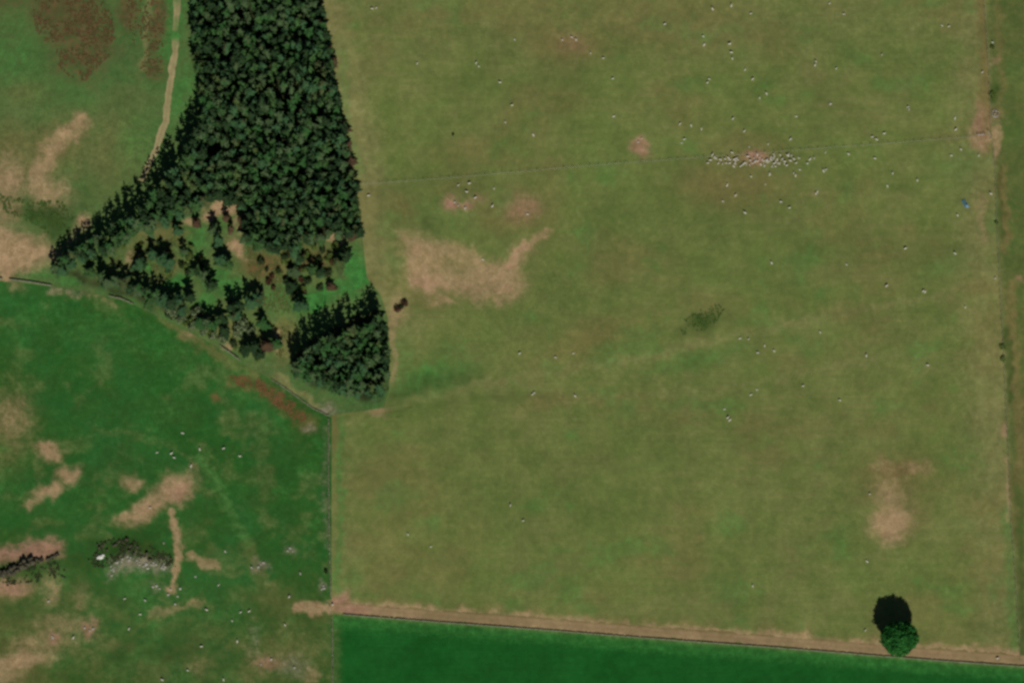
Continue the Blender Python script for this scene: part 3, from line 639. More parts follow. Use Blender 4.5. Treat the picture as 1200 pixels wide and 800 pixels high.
SOLO = [
    (165, 301, 6, 1.25, 0, 'round young spruce alone on bare ground, leftmost in the clearing'),
    (179, 290, 6, 1.0, 0, 'slim young spruce between the leftmost clearing tree and a dark pair'),
    (190, 294, 7, 1.15, 0, 'left tree of the dark pair in the clearing\'s west half'),
    (198, 299, 7, 1.15, 0, 'right tree of the dark pair in the clearing\'s west half'),
    (215, 290, 5, .8, 0, 'thin young spruce on the left rim of the green glade'),
    (206, 264, 5, .9, 0, 'small spruce at the upper left corner of the clearing'),
    (230, 256, 4.5, .9, 1, 'small brown dying spruce left of the pale soil bank'),
    (249, 262, 7, .9, 0, 'tall dark spruce standing just below the pale soil bank'),
    (255, 272, 7.5, 1.0, 0, 'dark spruce directly below the tall one under the soil bank'),
    (264, 250, 5, .65, 1, 'thin rusty dead spruce standing on the pale soil bank'),
    (270, 262, 5, .6, 1, 'rusty dead spruce just right of the dark pair, below the bank'),
    (281, 252, 5, .7, 1, 'rusty dead spruce at the right end of the soil bank'),
    (258, 297, 6.5, 1.25, 0, 'broad dark spruce between the green glade and the orange soil'),
    (266, 303, 6, 1.0, 0, 'dark spruce touching the broad one beside the orange soil'),
    (238, 314, 8, 1.0, 0, 'tall spruce at the top of the diagonal shadow below the glade'),
    (245, 326, 8, 1.1, 0, 'tall spruce at the foot of the diagonal shadow below the glade'),
    (230, 312, 5, .9, 0, 'low spruce left of the tall pair below the glade'),
    (301, 344, 6, 1.3, 0, 'round dark spruce alone in the lower middle of the clearing'),
    (351, 349, 7, 1.25, 0, 'dark spruce alone on bright grass above the southern stand'),
    (342, 331, 4, 1.1, 0, 'little round dark spruce in the brushy middle of the clearing'),
    (343, 312, 5, 1.0, 0, 'spruce just above the little round one in the brush'),
    (350, 296, 6, 1.0, 0, 'spruce at the brush edge under the big stand'),
    (366, 311, 5, 1.0, 0, 'left spruce of a low pair in the reddish brush'),
    (374, 314, 5, 1.0, 0, 'right spruce of a low pair in the reddish brush'),
    (396, 301, 6.5, 1.15, 0, 'left spruce of the dark pair beside the bright green strip'),
    (404, 292, 7.5, 1.0, 0, 'right spruce of the dark pair beside the bright green strip'),
    (386, 333, 3, .8, 1, 'tiny rusty spruce on the bright grass of the clearing'),
    (414, 266, 6, 1.1, 1, 'brownish spruce at the wood edge by the bare pasture corner'),
    (290, 268, 8, 1.1, 0, 'upper spruce of the dark group right of the soil bank'),
    (296, 256, 8.5, 1.1, 0, 'topmost spruce of the dark group right of the soil bank'),
    (300, 272, 8, 1.0, 0, 'right spruce of the dark group right of the soil bank'),
    (288, 400, 7, 1.25, 0, 'left spruce of the dark clump left of the southern stand'),
    (298, 398, 7, 1.1, 0, 'second spruce in the dark clump left of the southern stand'),
    (310, 398, 7, 1.15, 1, 'brownish spruce in the middle of the dark clump by the southern stand'),
    (322, 396, 6.5, 1.05, 0, 'right spruce of the dark clump left of the southern stand'),
    (303, 410, 5, 1.1, 0, 'lowest spruce of the dark clump left of the southern stand'),
    (306, 372, 5.5, 1.0, 0, 'spruce right of the pale bushes in the lower clearing'),
]
for (x, y, h, w, dd, lab) in SOLO:
    bx, by = from_shadow(x, y, h); spruce(bx, by, h, w, lab, None, bool(dd)); indiv += 1
# brown dying edge trees along the pasture
for i, (x, y) in enumerate(((376, 30), (386, 62), (390, 78), (402, 152), (408, 172), (411, 190))):
    spruce(x, y, R.uniform(5, 6.5), .95, 'brown dying spruce on the pasture edge, %s from the top' % ['first', 'second', 'third', 'fourth', 'fifth', 'sixth'][i], 'brown dying edge spruces', True); indiv += 1
# the inner rows of the big stand, beyond the 300 counted one by one
parts_c, parts_t, tints = [], [], []
for (x, y, h, w) in mass:
    k = R.randrange(len(SPR)); v, f, tv, tf = SPR[k][3:]
    p = at(x, y); a = R.uniform(0, 6.28); c, s = math.cos(a), math.sin(a)
    def place(q):
        o = np.empty_like(q); o[:, 0] = (q[:, 0] * c - q[:, 1] * s) * w + p.x; o[:, 1] = (q[:, 0] * s + q[:, 1] * c) * w + p.y; o[:, 2] = q[:, 2] * h / 10. + p.z; return o
    parts_c.append((place(v), f)); parts_t.append((place(tv), tf)); tints.append(np.full(len(v), R.random(), np.float32))
root = empty('spruce_wood', at(305, 100)); root.location.z = 0
tag(root, 'close-packed dark spruces filling the inside of the big northern stand', 'wood', None, 'stuff')
rl = root.location
v, f = join_np(parts_c); v = v - np.array([rl.x, rl.y, 0], np.float32); me = mesh_np('wood_crowns', v, f, (M['spruce'],)); setattr_f(me, 'tint', np.concatenate(tints)); tag(obj('crowns', me, root), kind='stuff')
v, f = join_np(parts_t); v = v - np.array([rl.x, rl.y, 0], np.float32); tag(obj('trunks', mesh_np('wood_trunks', v, f, (M['bark'],)), root), kind='stuff')
print('individual spruces', indiv, 'in mass', len(mass))

# lone broadleaf tree on the wall by the track
lt = empty('broadleaf_tree', at(1052, 752)); tag(lt, 'big round dark green broadleaf tree alone beside the farm track', 'tree')
tv, tf = tube_np([(0, 0, -.4), (.1, 0, 2), (-.1, .1, 4.5), (0, 0, 8), (.2, .1, 12)], [.62, .48, .42, .28, .1], 8)
limbs = [(tv, tf)]
for k in range(9):
    a = 6.283 * k / 9 + R.uniform(-.2, .2); z = R.uniform(3.2, 7); L = R.uniform(4, 6.2)
    limbs.append(tube_np([(0, 0, z), (math.cos(a) * L * .5, math.sin(a) * L * .5, z + 1.6), (math.cos(a) * L, math.sin(a) * L, z + 3.6)], [.2, .13, .04], 5))
obj('trunk', mesh_np('lone_trunk', *join_np(limbs), (M['bark'],)), lt)
def egg(x, y): return x * (1 - .38 * max(0., -y / 6.4) ** 1.3)      # the crown is narrower on its south side
bl = [(0, .6, 7.6, 7.4, 6.2, 4.5)] * 6 + [(0, -1.6, 6.4, 5.4, 5.4, 3.9)] * 4
for k in range(70):
    a = R.uniform(0, 6.283); t = R.uniform(-.75, 1); rr = math.sqrt(max(0, 1 - t * t))
    if t < -.2: rr *= .8
    y = math.sin(a) * rr * 6.6
    bl.append((egg(math.cos(a) * rr * 7.4, y), y, 7.6 + t * 4.3, R.uniform(.6, 1.2), R.uniform(.8, 1.5), R.uniform(.7, 1.3)))
obj('crown', mesh_np('lone_crown', *leaf_crown(R, bl, 19000, .33), (M['oak_leaf'],)), lt)

# bushes
def bush_mesh(mat, n=240, leaf=.22):
    b = [(R.uniform(-.5, .5), R.uniform(-.5, .5), R.uniform(.5, 1.0), R.uniform(.5, .8), R.uniform(.5, .8), R.uniform(.45, .7)) for _ in range(6)]
    return mesh_np('bush_crown', *leaf_crown(R, b, n, leaf), (mat,))
bst = tube_np([(0, 0, -.1), (.1, 0, .5), (.3, .1, 1.0)], [.07, .05, .02], 5); bst2 = tube_np([(0, 0, -.1), (-.15, .1, .5), (-.35, .2, .9)], [.06, .04, .02], 5)
STEMS = mesh_np('bush_stems', *join_np([bst, bst2]), (M['bark'],))
BM = {k: [bush_mesh(M[k]) for _ in range(3)] for k in ('bush_leaf', 'pale_leaf', 'olive_leaf', 'scrub_leaf')}
def bush(x, y, w, h, kind, label, group=None):
    o = empty('bush', at(x, y), R.uniform(0, 6.28), (w / 2., w / 2., h / 1.6)); tag(o, label, 'bush', group)
    obj('foliage', R.choice(BM[kind]), o); obj('stems', STEMS, o)
bush(466, 362, 3.2, 1.7, 'scrub_leaf', 'lower dark brown bush of the pair on bare ground beside the wood')
bush(474, 356, 3.0, 1.8, 'scrub_leaf', 'upper dark brown bush of the pair on bare ground beside the wood')
bush(470, 360, 2.2, 1.2, 'bush_leaf', 'small bush between the two dark brown bushes beside the wood')
bush(382, 670, 1.6, 1.3, 'bush_leaf', 'small dark bush against the meadow\'s right boundary wall')
bush(531, 158, 1.0, .9, 'bush_leaf', 'tiny dark bush alone in the upper left of the pasture')
bush(1175, 406, 2.6, .9, 'olive_leaf', 'upper low bush of two touching on the right boundary fence')
bush(1176, 420, 2.6, .9, 'olive_leaf', 'lower low bush of two touching on the right boundary fence')
bush(1163, 56, 1.8, 1.0, 'olive_leaf', 'small low bush by the right fence near the top of the field')
bush(1163, 112, 3.0, .9, 'olive_leaf', 'wide low bush by the right fence above the round feeder')
bush(1167, 262, 2.0, .9, 'olive_leaf', 'small low bush on the right fence below the blue tarpaulin')
PB = [(285, 383, 6, 3.6), (278, 390, 4, 3), (293, 388, 4, 2.8), (213, 374, 4, 2.6), (205, 368, 4, 2.4), (196, 364, 4, 2.4), (226, 383, 4, 2), (232, 368, 5, 2.6), (250, 395, 4, 2.2), (240, 390, 4, 2.2), (262, 398, 4, 2)]
for i, (x, y, w, h) in enumerate(sorted(PB)):
    bush(x, y, w, h, 'pale_leaf', 'pale grey-green bush in the scrub along the wood\'s lower edge, %s from the left' % ['first', 'second', 'third', 'fourth', 'fifth', 'sixth', 'seventh', 'eighth', 'ninth', 'tenth', 'eleventh'][i], 'pale bushes along the lower edge')
for i in range(90):
    poly = [(100, 302), (160, 282), (215, 268), (240, 300), (225, 345), (180, 330), (130, 315)] if i < 22 else ([(300, 300), (405, 285), (408, 325), (350, 350), (310, 340), (300, 320)] if i < 74 else [(190, 360), (230, 372), (265, 395), (300, 415), (330, 430), (300, 425), (240, 395), (200, 375)])
    while True:
        p = (R.uniform(100, 400), R.uniform(268, 430))
        if inside(p, poly): break
    lab = ('olive shrub in the thin scrub of the clearing\'s western arm', 'shrubs in the western arm') if i < 22 else (('low shrub in the reddish brush in the middle of the clearing', 'shrubs in the middle of the clearing') if i < 74 else ('low green shrub under the trees along the meadow wall', 'shrubs along the meadow wall'))
    bush(p[0], p[1], R.uniform(1.6, 3.2), R.uniform(.9, 2.0), R.choice(['olive_leaf', 'bush_leaf', 'scrub_leaf'] if 22 <= i < 74 else ['olive_leaf', 'olive_leaf', 'bush_leaf']), *lab)

# ------------------------------------------------------------------ ground cover that nobody could count
def tufts(name, pts, w, h, mat, label, cat):
    nr = np.random.default_rng(5); n = len(pts); nb = 7
    P = np.array(pts); X, Y = ground(P[:, 0], P[:, 1]); Z = terrain(X, Y)
    a = (np.arange(nb) / nb * 6.283)[None, :] + nr.uniform(0, 6.28, (n, 1)) + nr.uniform(-.3, .3, (n, nb))
    sc = nr.uniform(.6, 1.4, (n, 1)); L = w * sc * nr.uniform(.6, 1.1, (n, nb)); Hh = h * sc * nr.uniform(.6, 1.2, (n, nb))
    c, s = np.cos(a), np.sin(a); wd = .35 * L
    V = np.stack([np.stack([X[:, None] - s * wd * .4, Y[:, None] + c * wd * .4, Z[:, None] + 0 * L - .02], -1), np.stack([X[:, None] + s * wd * .4, Y[:, None] - c * wd * .4, Z[:, None] + 0 * L - .02], -1),
                  np.stack([X[:, None] + c * L * .6 + s * wd, Y[:, None] + s * L * .6 - c * wd, Z[:, None] + Hh], -1), np.stack([X[:, None] + c * L * .6 - s * wd, Y[:, None] + s * L * .6 + c * wd, Z[:, None] + Hh], -1),
                  np.stack([X[:, None] + c * L, Y[:, None] + s * L, Z[:, None] + Hh * .65], -1)], 2).reshape(-1, 3)
    i = np.arange(n * nb)[:, None] * 5
    F = np.concatenate([i + np.array([[0, 1, 2]]), i + np.array([[0, 2, 3]]), i + np.array([[3, 2, 4]])])
    return tag(obj(name, mesh_np(name, V, F, (mat,))), label, cat, None, 'stuff')
def in_poly(poly, n):
    xs = [p[0] for p in poly]; ys = [p[1] for p in poly]; out = []
    while len(out) < n:
        p = (R.uniform(min(xs), max(xs)), R.uniform(min(ys), max(ys)))
        if inside(p, poly) and vnoise(np.array(p[0] / 9.), np.array(p[1] / 9.), 4) > R.uniform(.25, .85): out.append(p)
    return out
tufts('heather', in_poly([(30, -40), (118, -40), (132, 20), (136, 60), (118, 76), (102, 96), (84, 94), (70, 80), (60, 60), (42, 35)], 1700) + in_poly([(140, -20), (195, -20), (190, 90), (168, 90), (150, 30)], 450), .42, .22, M['tuft_heather'], 'dark reddish heather patch on the moor left of the dirt lane', 'heather')
tufts('bracken', in_poly([(266, 440), (300, 441), (327, 456), (347, 474), (360, 490), (352, 495), (334, 484), (312, 467), (285, 455)], 420), .36, .2, M['tuft_bracken'], 'rust-red bracken strip outside the wood at the meadow corner', 'bracken')
tufts('rushes', in_poly([(796, 392), (802, 374), (826, 360), (850, 356), (846, 372), (822, 388)], 150), .4, .22, M['tuft_rush'], 'dark green rush patch in the middle of the pasture', 'rushes')
tufts('rough_grass', in_poly([(-5, 228), (30, 234), (72, 236), (86, 255), (82, 276), (60, 278), (36, 262), (0, 246)], 320), .42, .22, M['tuft_rush'], 'dark rough grass on the moor beside the bare soil at left', 'rough grass')
tufts('crag_scrub', in_poly([(106, 652), (114, 638), (135, 630), (165, 636), (200, 650), (206, 664), (190, 660), (150, 650), (125, 665), (108, 664)], 260) + in_poly([(-20, 668), (20, 660), (60, 652), (80, 668), (60, 680), (20, 684), (-20, 690)], 220), .5, .35, M['tuft_dark'], 'dark scrub clinging round the two crags in the lower left meadow', 'scrub')
tufts('woodland_grass', in_poly([(290, 290), (330, 300), (395, 292), (390, 325), (345, 345), (330, 420), (300, 400), (310, 350), (292, 320)], 700) + in_poly([(130, 305), (180, 285), (215, 275), (200, 335), (150, 325)], 400), .42, .22, M['tuft_grass'], 'rough mixed grass on the floor of the plantation clearing', 'rough grass')

# ------------------------------------------------------------------ rocks
def rock_mesh(mat, seed, flat=.7):
    bm = bmesh.new(); bmesh.ops.create_icosphere(bm, subdivisions=2, radius=1)
    rr = random.Random(seed); ax = [Vector((rr.gauss(0, 1), rr.gauss(0, 1), rr.gauss(0, 1))).normalized() for _ in range(9)]; cut = [rr.uniform(.62, .9) for _ in ax]
    for v in bm.verts:
        p = v.co.copy()
        for a, c in zip(ax, cut):
            d = p.dot(a)
            if d > c: p -= a * (d - c)
        p += Vector((rr.uniform(-.04, .04),) * 3); v.co = Vector((p.x, p.y * .85, p.z * flat))
    me = bpy.data.meshes.new('rock'); bm.to_mesh(me); bm.free(); me.materials.append(mat); return me
ROCK = {k: [rock_mesh(M[k], 20 + i) for i in range(5)] for k in ('pale_rock', 'white_rock', 'dark_rock', 'wall_rock')}
def rocks(root, spots, kind):
    for (x, y, s, hz) in spots:
        p = at(x, y) - root.location
        o = obj('rock', R.choice(ROCK[kind]), root, (p.x, p.y, p.z + hz * .25)); o.rotation_euler = (R.uniform(-.3, .3), R.uniform(-.3, .3), R.uniform(0, 6.28)); o.scale = (s, s * R.uniform(.7, 1), hz)
def along(pts, n, jx, jy, s0, s1, h0, h1):
    P = np.array(pts, float); s = np.r_[0, np.cumsum(np.hypot(*np.diff(P, axis=0).T))]; out = []
    for i in range(n):
        t = (i + R.random()) / n * s[-1]
        out.append((np.interp(t, s, P[:, 0]) + R.uniform(-jx, jx), np.interp(t, s, P[:, 1]) + R.uniform(-jy, jy), R.uniform(s0, s1), R.uniform(h0, h1)))
    return out
oc = empty('rock_outcrop', at(25, 664)); tag(oc, 'long dark ragged rock ledge below bare pinkish soil at the left edge', 'rock outcrop')
rocks(oc, along([(-16, 678), (0, 674), (14, 668), (26, 662), (40, 658)], 44, 3, 4, .7, 1.7, 1.2, 2.6), 'dark_rock')
rocks(oc, along([(40, 657), (56, 655), (70, 650)], 18, 2, 1.5, .5, 1.0, .8, 1.4), 'dark_rock')
rocks(oc, along([(46, 664), (62, 669), (78, 677)], 14, 1, 1, .3, .6, .4, .8), 'dark_rock')
oc2 = empty('rock_outcrop', at(155, 652)); tag(oc2, 'pale grey crag with dark shaded back in the lower left meadow', 'rock outcrop')
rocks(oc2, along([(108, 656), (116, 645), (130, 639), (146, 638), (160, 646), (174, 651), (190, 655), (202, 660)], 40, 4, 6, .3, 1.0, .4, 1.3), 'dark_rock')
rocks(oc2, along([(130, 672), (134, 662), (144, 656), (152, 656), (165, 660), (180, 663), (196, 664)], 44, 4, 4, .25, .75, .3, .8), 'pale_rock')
bo = empty('boulder', at(118, 653)); tag(bo, 'big white boulder at the left end of the pale crag', 'boulder')
rocks(bo, [(118, 653, 1.5, 1.0)], 'white_rock'); rocks(bo, [(121, 651, .9, .7), (115, 654, .8, .6)], 'white_rock')
RK = {}
def stone(x, y, s, label, kind='pale_rock', group=None):
    o = obj('stone', R.choice(ROCK[kind]), None, at(x, y) + Vector((0, 0, s * .3))); o.scale = (s, s * R.uniform(.7, 1), s * .8); o.rotation_euler = (0, 0, R.uniform(0, 6.28)); tag(o, label, 'stone', group)
ORD = ['nearest'] + [k + ' nearest' for k in NTH[1:]]
def by_landmark(pts, marks, fmt):
    """label each point by its rank of nearness to its closest landmark"""
    best = {}
    for i, p in enumerate(pts):
        j = min(range(len(marks)), key=lambda q: math.hypot(p[0] - marks[q][0], p[1] - marks[q][1])); best.setdefault(j, []).append((math.hypot(p[0] - marks[j][0], p[1] - marks[j][1]), i))
    lab = [None] * len(pts)
    for j, L in best.items():
        for r, (d, i) in enumerate(sorted(L)): lab[i] = fmt % (ORD[r], marks[j][2])
    return lab
STONES = [(211, 689), (197, 696), (205, 707), (192, 636), (179, 687), (187, 689), (109, 736), (99, 735), (61, 745), (62, 747), (105, 738), (229, 675), (306, 661), (309, 659), (303, 664), (340, 642), (337, 645), (343, 646), (57, 704), (131, 674), (379, 686), (380, 689), (377, 690), (183, 686), (200, 690), (208, 698), (345, 782), (318, 772), (306, 778), (1166, 326), (752, 162), (748, 166), (537, 241), (533, 237), (545, 244)]
mk = [(155, 655, 'the pale crag'), (103, 736, 'the lower left pink patch'), (204, 695, 'the foot of the worn path'), (320, 655, 'the boundary wall in mid meadow'), (330, 778, 'the lower right meadow corner'), (378, 688, 'the meadow gateway'), (537, 240, 'the small pink pasture scar'), (1166, 326, 'the right field fence'), (752, 170, 'the pink pit under the wire fence')]
for (x, y), l in zip(STONES, by_landmark(STONES, mk, 'pale stone on the ground, %s stone to %s')):
    stone(x, y, R.uniform(.45, .75), l)

# ------------------------------------------------------------------ sheep
def sheep_mesh(pose):
    pts = {'pel': (-.38, 0, .62, .20), 'bel': (-.05, 0, .60, .25), 'che': (.30, 0, .62, .21), 'nek': (.46, 0, .74, .11), 'hed': (.58, 0, .86, .085), 'muz': (.74, 0, .79, .05), 'tal': (-.60, 0, .60, .05), 'tle': (-.66, 0, .42, .03)}
    if pose == 'graze': pts.update(nek=(.52, 0, .52, .11), hed=(.66, 0, .30, .085), muz=(.74, 0, .14, .05))
    leg = {}
    dz = .0
    for s, n in ((1, 'l'), (-1, 'r')):
        pts['hh' + n] = (-.40, s * .13, .48, .10); pts['hk' + n] = (-.34, s * .14, .36, .06); pts['ho' + n] = (-.44, s * .14, .22, .035); pts['hf' + n] = (-.41, s * .14, .02, .035)
        pts['fs' + n] = (.30, s * .12, .46, .09); pts['fk' + n] = (.31, s * .12, .24, .04); pts['ff' + n] = (.31, s * .12, .02, .035); pts['er' + n] = (.55, s * .05, .90 if pose != 'graze' else .36, .03); pts['et' + n] = (.52, s * .17, .90 if pose != 'graze' else .38, .02)
    E = [('pel', 'bel'), ('bel', 'che'), ('che', 'nek'), ('nek', 'hed'), ('hed', 'muz'), ('pel', 'tal'), ('tal', 'tle')]
    for n in 'lr': E += [('pel', 'hh' + n), ('hh' + n, 'hk' + n), ('hk' + n, 'ho' + n), ('ho' + n, 'hf' + n), ('che', 'fs' + n), ('fs' + n, 'fk' + n), ('fk' + n, 'ff' + n), ('hed', 'er' + n), ('er' + n, 'et' + n)]
    if pose == 'lie':
        for k, p in list(pts.items()):
            x, y, z, r = p
            if k[0] in 'hf' and k[:2] in ('hk', 'ho', 'hf', 'fk', 'ff'): pts[k] = (x + (.1 if k[:2] in ('ho', 'ff') else .04), y * 1.6, .06, r)
            else: pts[k] = (x, y, max(.06, z - .36), r)
    K = list(pts); me = bpy.data.meshes.new('s'); me.from_pydata([pts[k][:3] for k in K], [(K.index(a), K.index(b)) for a, b in E], []); o = obj('s', me)
    o.modifiers.new('skin', 'SKIN'); o.modifiers.new('sub', 'SUBSURF').levels = 1
    for i, k in enumerate(K): me.skin_vertices[0].data[i].radius = (pts[k][3],) * 2; me.skin_vertices[0].data[i].use_root = (k == 'pel')
    dg = bpy.context.evaluated_depsgraph_get(); dg.update(); r = bpy.data.meshes.new_from_object(o.evaluated_get(dg)); bpy.data.objects.remove(o); bpy.data.meshes.remove(me)
    r.name = 'sheep_body'; r.materials.clear(); r.materials.append(M['wool']); r.materials.append(M['sheep_skin'])
    hx = pts['hed'][0] - .02; rr = random.Random(3)
    for v in r.vertices:
        if v.co.z > .36 and v.co.x < .45: v.co += v.normal * rr.uniform(-.012, .03)
    for p in r.polygons:
        c = p.center; p.use_smooth = True
        p.material_index = 1 if (c.x > hx or (c.z < .30 and pose != 'lie')) else 0
    return r
SHM = [sheep_mesh('stand'), sheep_mesh('graze'), sheep_mesh('lie')]
def sheep(x, y, label, group, pose=None):
    o = obj('sheep', SHM[R.choice((0, 1, 1, 2)) if pose is None else pose], None, at(x, y) + Vector((0, 0, .03))); o.rotation_euler = (0, 0, R.uniform(0, 6.28)); s = R.uniform(.78, 1.1); o.scale = (s, s * 1.15, s); tag(o, label, 'sheep', group)
SHEEP = [(779, 29), (603, 46), (659, 47), (670, 44), (675, 47), (692, 63), (707, 69), (558, 74), (561, 78), (586, 97), (718, 93), (592, 144), (625, 159), (719, 137), (797, 145), (799, 167), (600, 124), (436, 11), (441, 10), (489, 75), (857, 7), (835, 11), (880, 16), (824, 43), (825, 53), (857, 62), (858, 69), (873, 82), (882, 93), (890, 115), (898, 110), (829, 97), (831, 93), (855, 52), (980, 81), (973, 123), (933, 137), (926, 164), (810, 147), (822, 151), (802, 163), (859, 139), (872, 154), (878, 172), (900, 169), (967, 179), (954, 186), (946, 192), (949, 187), (994, 181), (965, 201), (968, 199), (958, 225), (956, 227), (932, 206), (937, 199), (930, 203), (852, 217), (847, 236), (873, 250), (897, 216), (915, 237), (925, 244), (880, 207), (862, 229), (902, 204),
         (972, 4), (989, 17), (1112, 31), (1104, 30), (1033, 65), (955, 77), (956, 73), (972, 122), (1065, 129), (1064, 126), (1119, 139), (927, 163), (1022, 161), (1027, 164), (1036, 157), (1025, 186), (1115, 182), (1126, 175), (1147, 182), (1163, 50), (1151, 85), (1120, 152), (1046, 203), (1040, 218), (1075, 211), (1061, 291), (1119, 297), (1084, 342), (1082, 341), (904, 309), (992, 310), (1039, 335), (961, 390), (1131, 360), (1122, 252), (1161, 227),
         (672, 414), (651, 419), (609, 414), (624, 462), (626, 460), (674, 464), (867, 396), (877, 397), (888, 413), (880, 462), (887, 456), (853, 489), (855, 492), (849, 479), (896, 405), (1015, 417), (1087, 428), (941, 452), (984, 469), (1019, 579), (907, 411), (478, 626), (505, 640), (598, 592), (613, 610), (432, 229), (537, 217), (550, 215), (579, 221), (577, 242), (557, 232), (618, 251), (566, 304), (547, 225), (1016, 658), (1014, 738), (1169, 771), (882, 686)]
LM = [(822, 377, 'the dark rush patch'), (1131, 237, 'the blue tarpaulin'), (880, 187, 'the fenceside flock'), (1150, 160, 'the field gate'), (545, 320, 'the big bare scar'), (1043, 610, 'the round bare patch'), (1051, 745, 'the lone tree'), (752, 173, 'the pink pit'), (665, 55, 'the brown patch near the top'), (530, 158, 'the tiny dark bush'), (640, 465, 'the brown patch in mid pasture'), (990, 30, 'the middle of the top right pasture'), (420, 20, 'the wood\'s top right edge'), (540, 240, 'the small pink scar'), (840, 50, 'the dotted line of grazing sheep'), (1100, 330, 'the pale strip at right'), (600, 600, 'the lower left pasture'), (1163, 50, 'the upper right fence')]
for (x, y), l in zip(SHEEP, by_landmark(SHEEP, LM, 'white pasture sheep, %s one to %s')): sheep(x, y, l, 'sheep spread over the pasture')
FLOCK = [(108, 230), (168, 180), (148, 160), (215, 198), (258, 195), (268, 232), (300, 205), (320, 140), (350, 215), (370, 205), (335, 260), (410, 250), (440, 230), (362, 190), (345, 238), (424, 238), (515, 190), (527, 212), (540, 160), (562, 185), (500, 235), (518, 224), (572, 245), (605, 260), (642, 218), (625, 208), (660, 190), (685, 160), (668, 208), (702, 220), (715, 205), (690, 237), (670, 262), (700, 264), (735, 240), (740, 165), (778, 240), (780, 222), (815, 160), (808, 172), (650, 335), (655, 202), (680, 192), (545, 215), (290, 188), (225, 205), (180, 190), (600, 250), (630, 225), (720, 235), (690, 175), (395, 260), (445, 245), (340, 200), (830, 215), (860, 200), (800, 255), (760, 200), (905, 190), (840, 170), (880, 235), (200, 230), (235, 240), (300, 232), (475, 250), (480, 210), (460, 175), (585, 205), (130, 205), (600, 215)]
for (x, y) in FLOCK: sheep(815 + x / 7.475, 160 + y / 7.475, 'white sheep in the tight flock gathered below the wire fence', 'sheep in the flock below the wire fence')
MSHEEP = [(214, 507), (184, 530), (201, 531), (204, 536), (234, 526), (262, 525), (281, 534), (224, 546), (264, 646), (242, 714), (256, 685), (146, 701), (170, 703), (164, 719), (151, 736), (236, 757), (272, 727), (282, 717), (292, 716), (278, 751), (220, 785), (262, 796), (190, 796), (295, 665), (86, 747), (339, 699), (352, 672), (334, 732), (176, 595)]
ML = [(205, 572, 'the pale kidney-shaped bare patch'), (160, 700, 'the hollow below the crag'), (275, 722, 'the meadow\'s lower middle'), (340, 700, 'the farm track\'s left end'), (255, 655, 'the side branch of the worn path'), (230, 785, 'the bottom edge'), (90, 745, 'the lower left pink patch')]
for (x, y), l in zip(MSHEEP, by_landmark(MSHEEP, ML, 'white meadow sheep, %s one to %s')): sheep(x, y, l, 'sheep grazing the green meadow')

# ------------------------------------------------------------------ walls, fences, gates
BOX = np.array([(-1, -1, -1), (1, -1, -1), (1, 1, -1), (-1, 1, -1), (-1, -1, 1), (1, -1, 1), (1, 1, 1), (-1, 1, 1)], np.float32) * .5
BF = np.array([(0, 2, 1), (0, 3, 2), (4, 5, 6), (4, 6, 7), (0, 1, 5), (0, 5, 4), (1, 2, 6), (1, 6, 5), (2, 3, 7), (2, 7, 6), (3, 0, 4), (3, 4, 7)], np.int32)
def drystone(pts, label, h=.85, w=.55, ruin=0.0):
    P = [at(x, y) for x, y in pts]; root = empty('drystone_wall', P[0]); tag(root, label, 'wall')
    body, cop = [], []
    courses = 3
    for a, b in zip(P[:-1], P[1:]):
        d = b - a; L = math.hypot(d.x, d.y); dr = Vector((d.x, d.y, 0)) / L; nr_ = Vector((-dr.y, dr.x, 0)); ang = math.atan2(dr.y, dr.x)
        def blk(s, z, lx, ly, lz, yo, into):
            c = a + dr * s + nr_ * yo; gz = float(terrain(c.x, c.y)); r = ang + R.uniform(-.1, .1); co, si = math.cos(r), math.sin(r)
            q = BOX * np.array([lx, ly, lz], np.float32) + np.array([[R.uniform(-.035, .035) for _ in range(3)] for _ in range(8)], np.float32)
            v = np.empty_like(q); v[:, 0] = q[:, 0] * co - q[:, 1] * si + c.x - P[0].x; v[:, 1] = q[:, 0] * si + q[:, 1] * co + c.y - P[0].y; v[:, 2] = q[:, 2] + gz + z - P[0].z
            into.append((v, BF))
        for k in range(courses):
            s = R.uniform(0, .4)
            while s < L:
                lx = R.uniform(.4, .75)
                if R.random() > ruin * (k + 1) / courses: blk(s + lx / 2, (k + .5) * h / courses, lx * .97, w * (1 - .12 * k) * R.uniform(.9, 1.05), h / courses * 1.02, R.uniform(-.04, .04), body)
                s += lx
        s = 0
        while s < L:
            lx = R.uniform(.22, .4)
            if R.random() > ruin: blk(s + lx / 2, h + .05, lx * .9, w * .85, R.uniform(.12, .22), R.uniform(-.04, .04), cop)
            s += lx
    tag(obj('wall_stones', mesh_np('wall_stones', *join_np(body), (M['wall_rock'],)), root), kind='stuff'); tag(obj('coping_stones', mesh_np('coping_stones', *join_np(cop), (M['wall_pale'],)), root), kind='stuff')
    return root
drystone([(11, 328), (35, 331), (60, 335)], 'dark drystone wall from the bare gateway to the wood tip', .5, .45)
drystone([(-60, 324), (2, 327)], 'short drystone wall running off the left edge', .5, .45)
drystone([(128, 347), (142, 350), (156, 356)], 'short stretch of drystone wall below the wood\'s western row', .5, .45, .2)
drystone([(258, 405), (268, 412), (280, 421)], 'short stretch of drystone wall beside pale soil below the wood', .6, .45, .2)
drystone([(318, 444), (335, 455), (350, 466), (366, 478), (385, 487)], 'low tumbled drystone wall above the rust-red bracken', .3, .4, .35)
drystone([(385, 489), (385, 560), (386, 640), (387.5, 697)], 'low drystone wall between green meadow and olive pasture', .38, .4, .4)
drystone([(389, 722), (391, 860)], 'low drystone wall along the left side of the dark crop', .38, .4, .4)
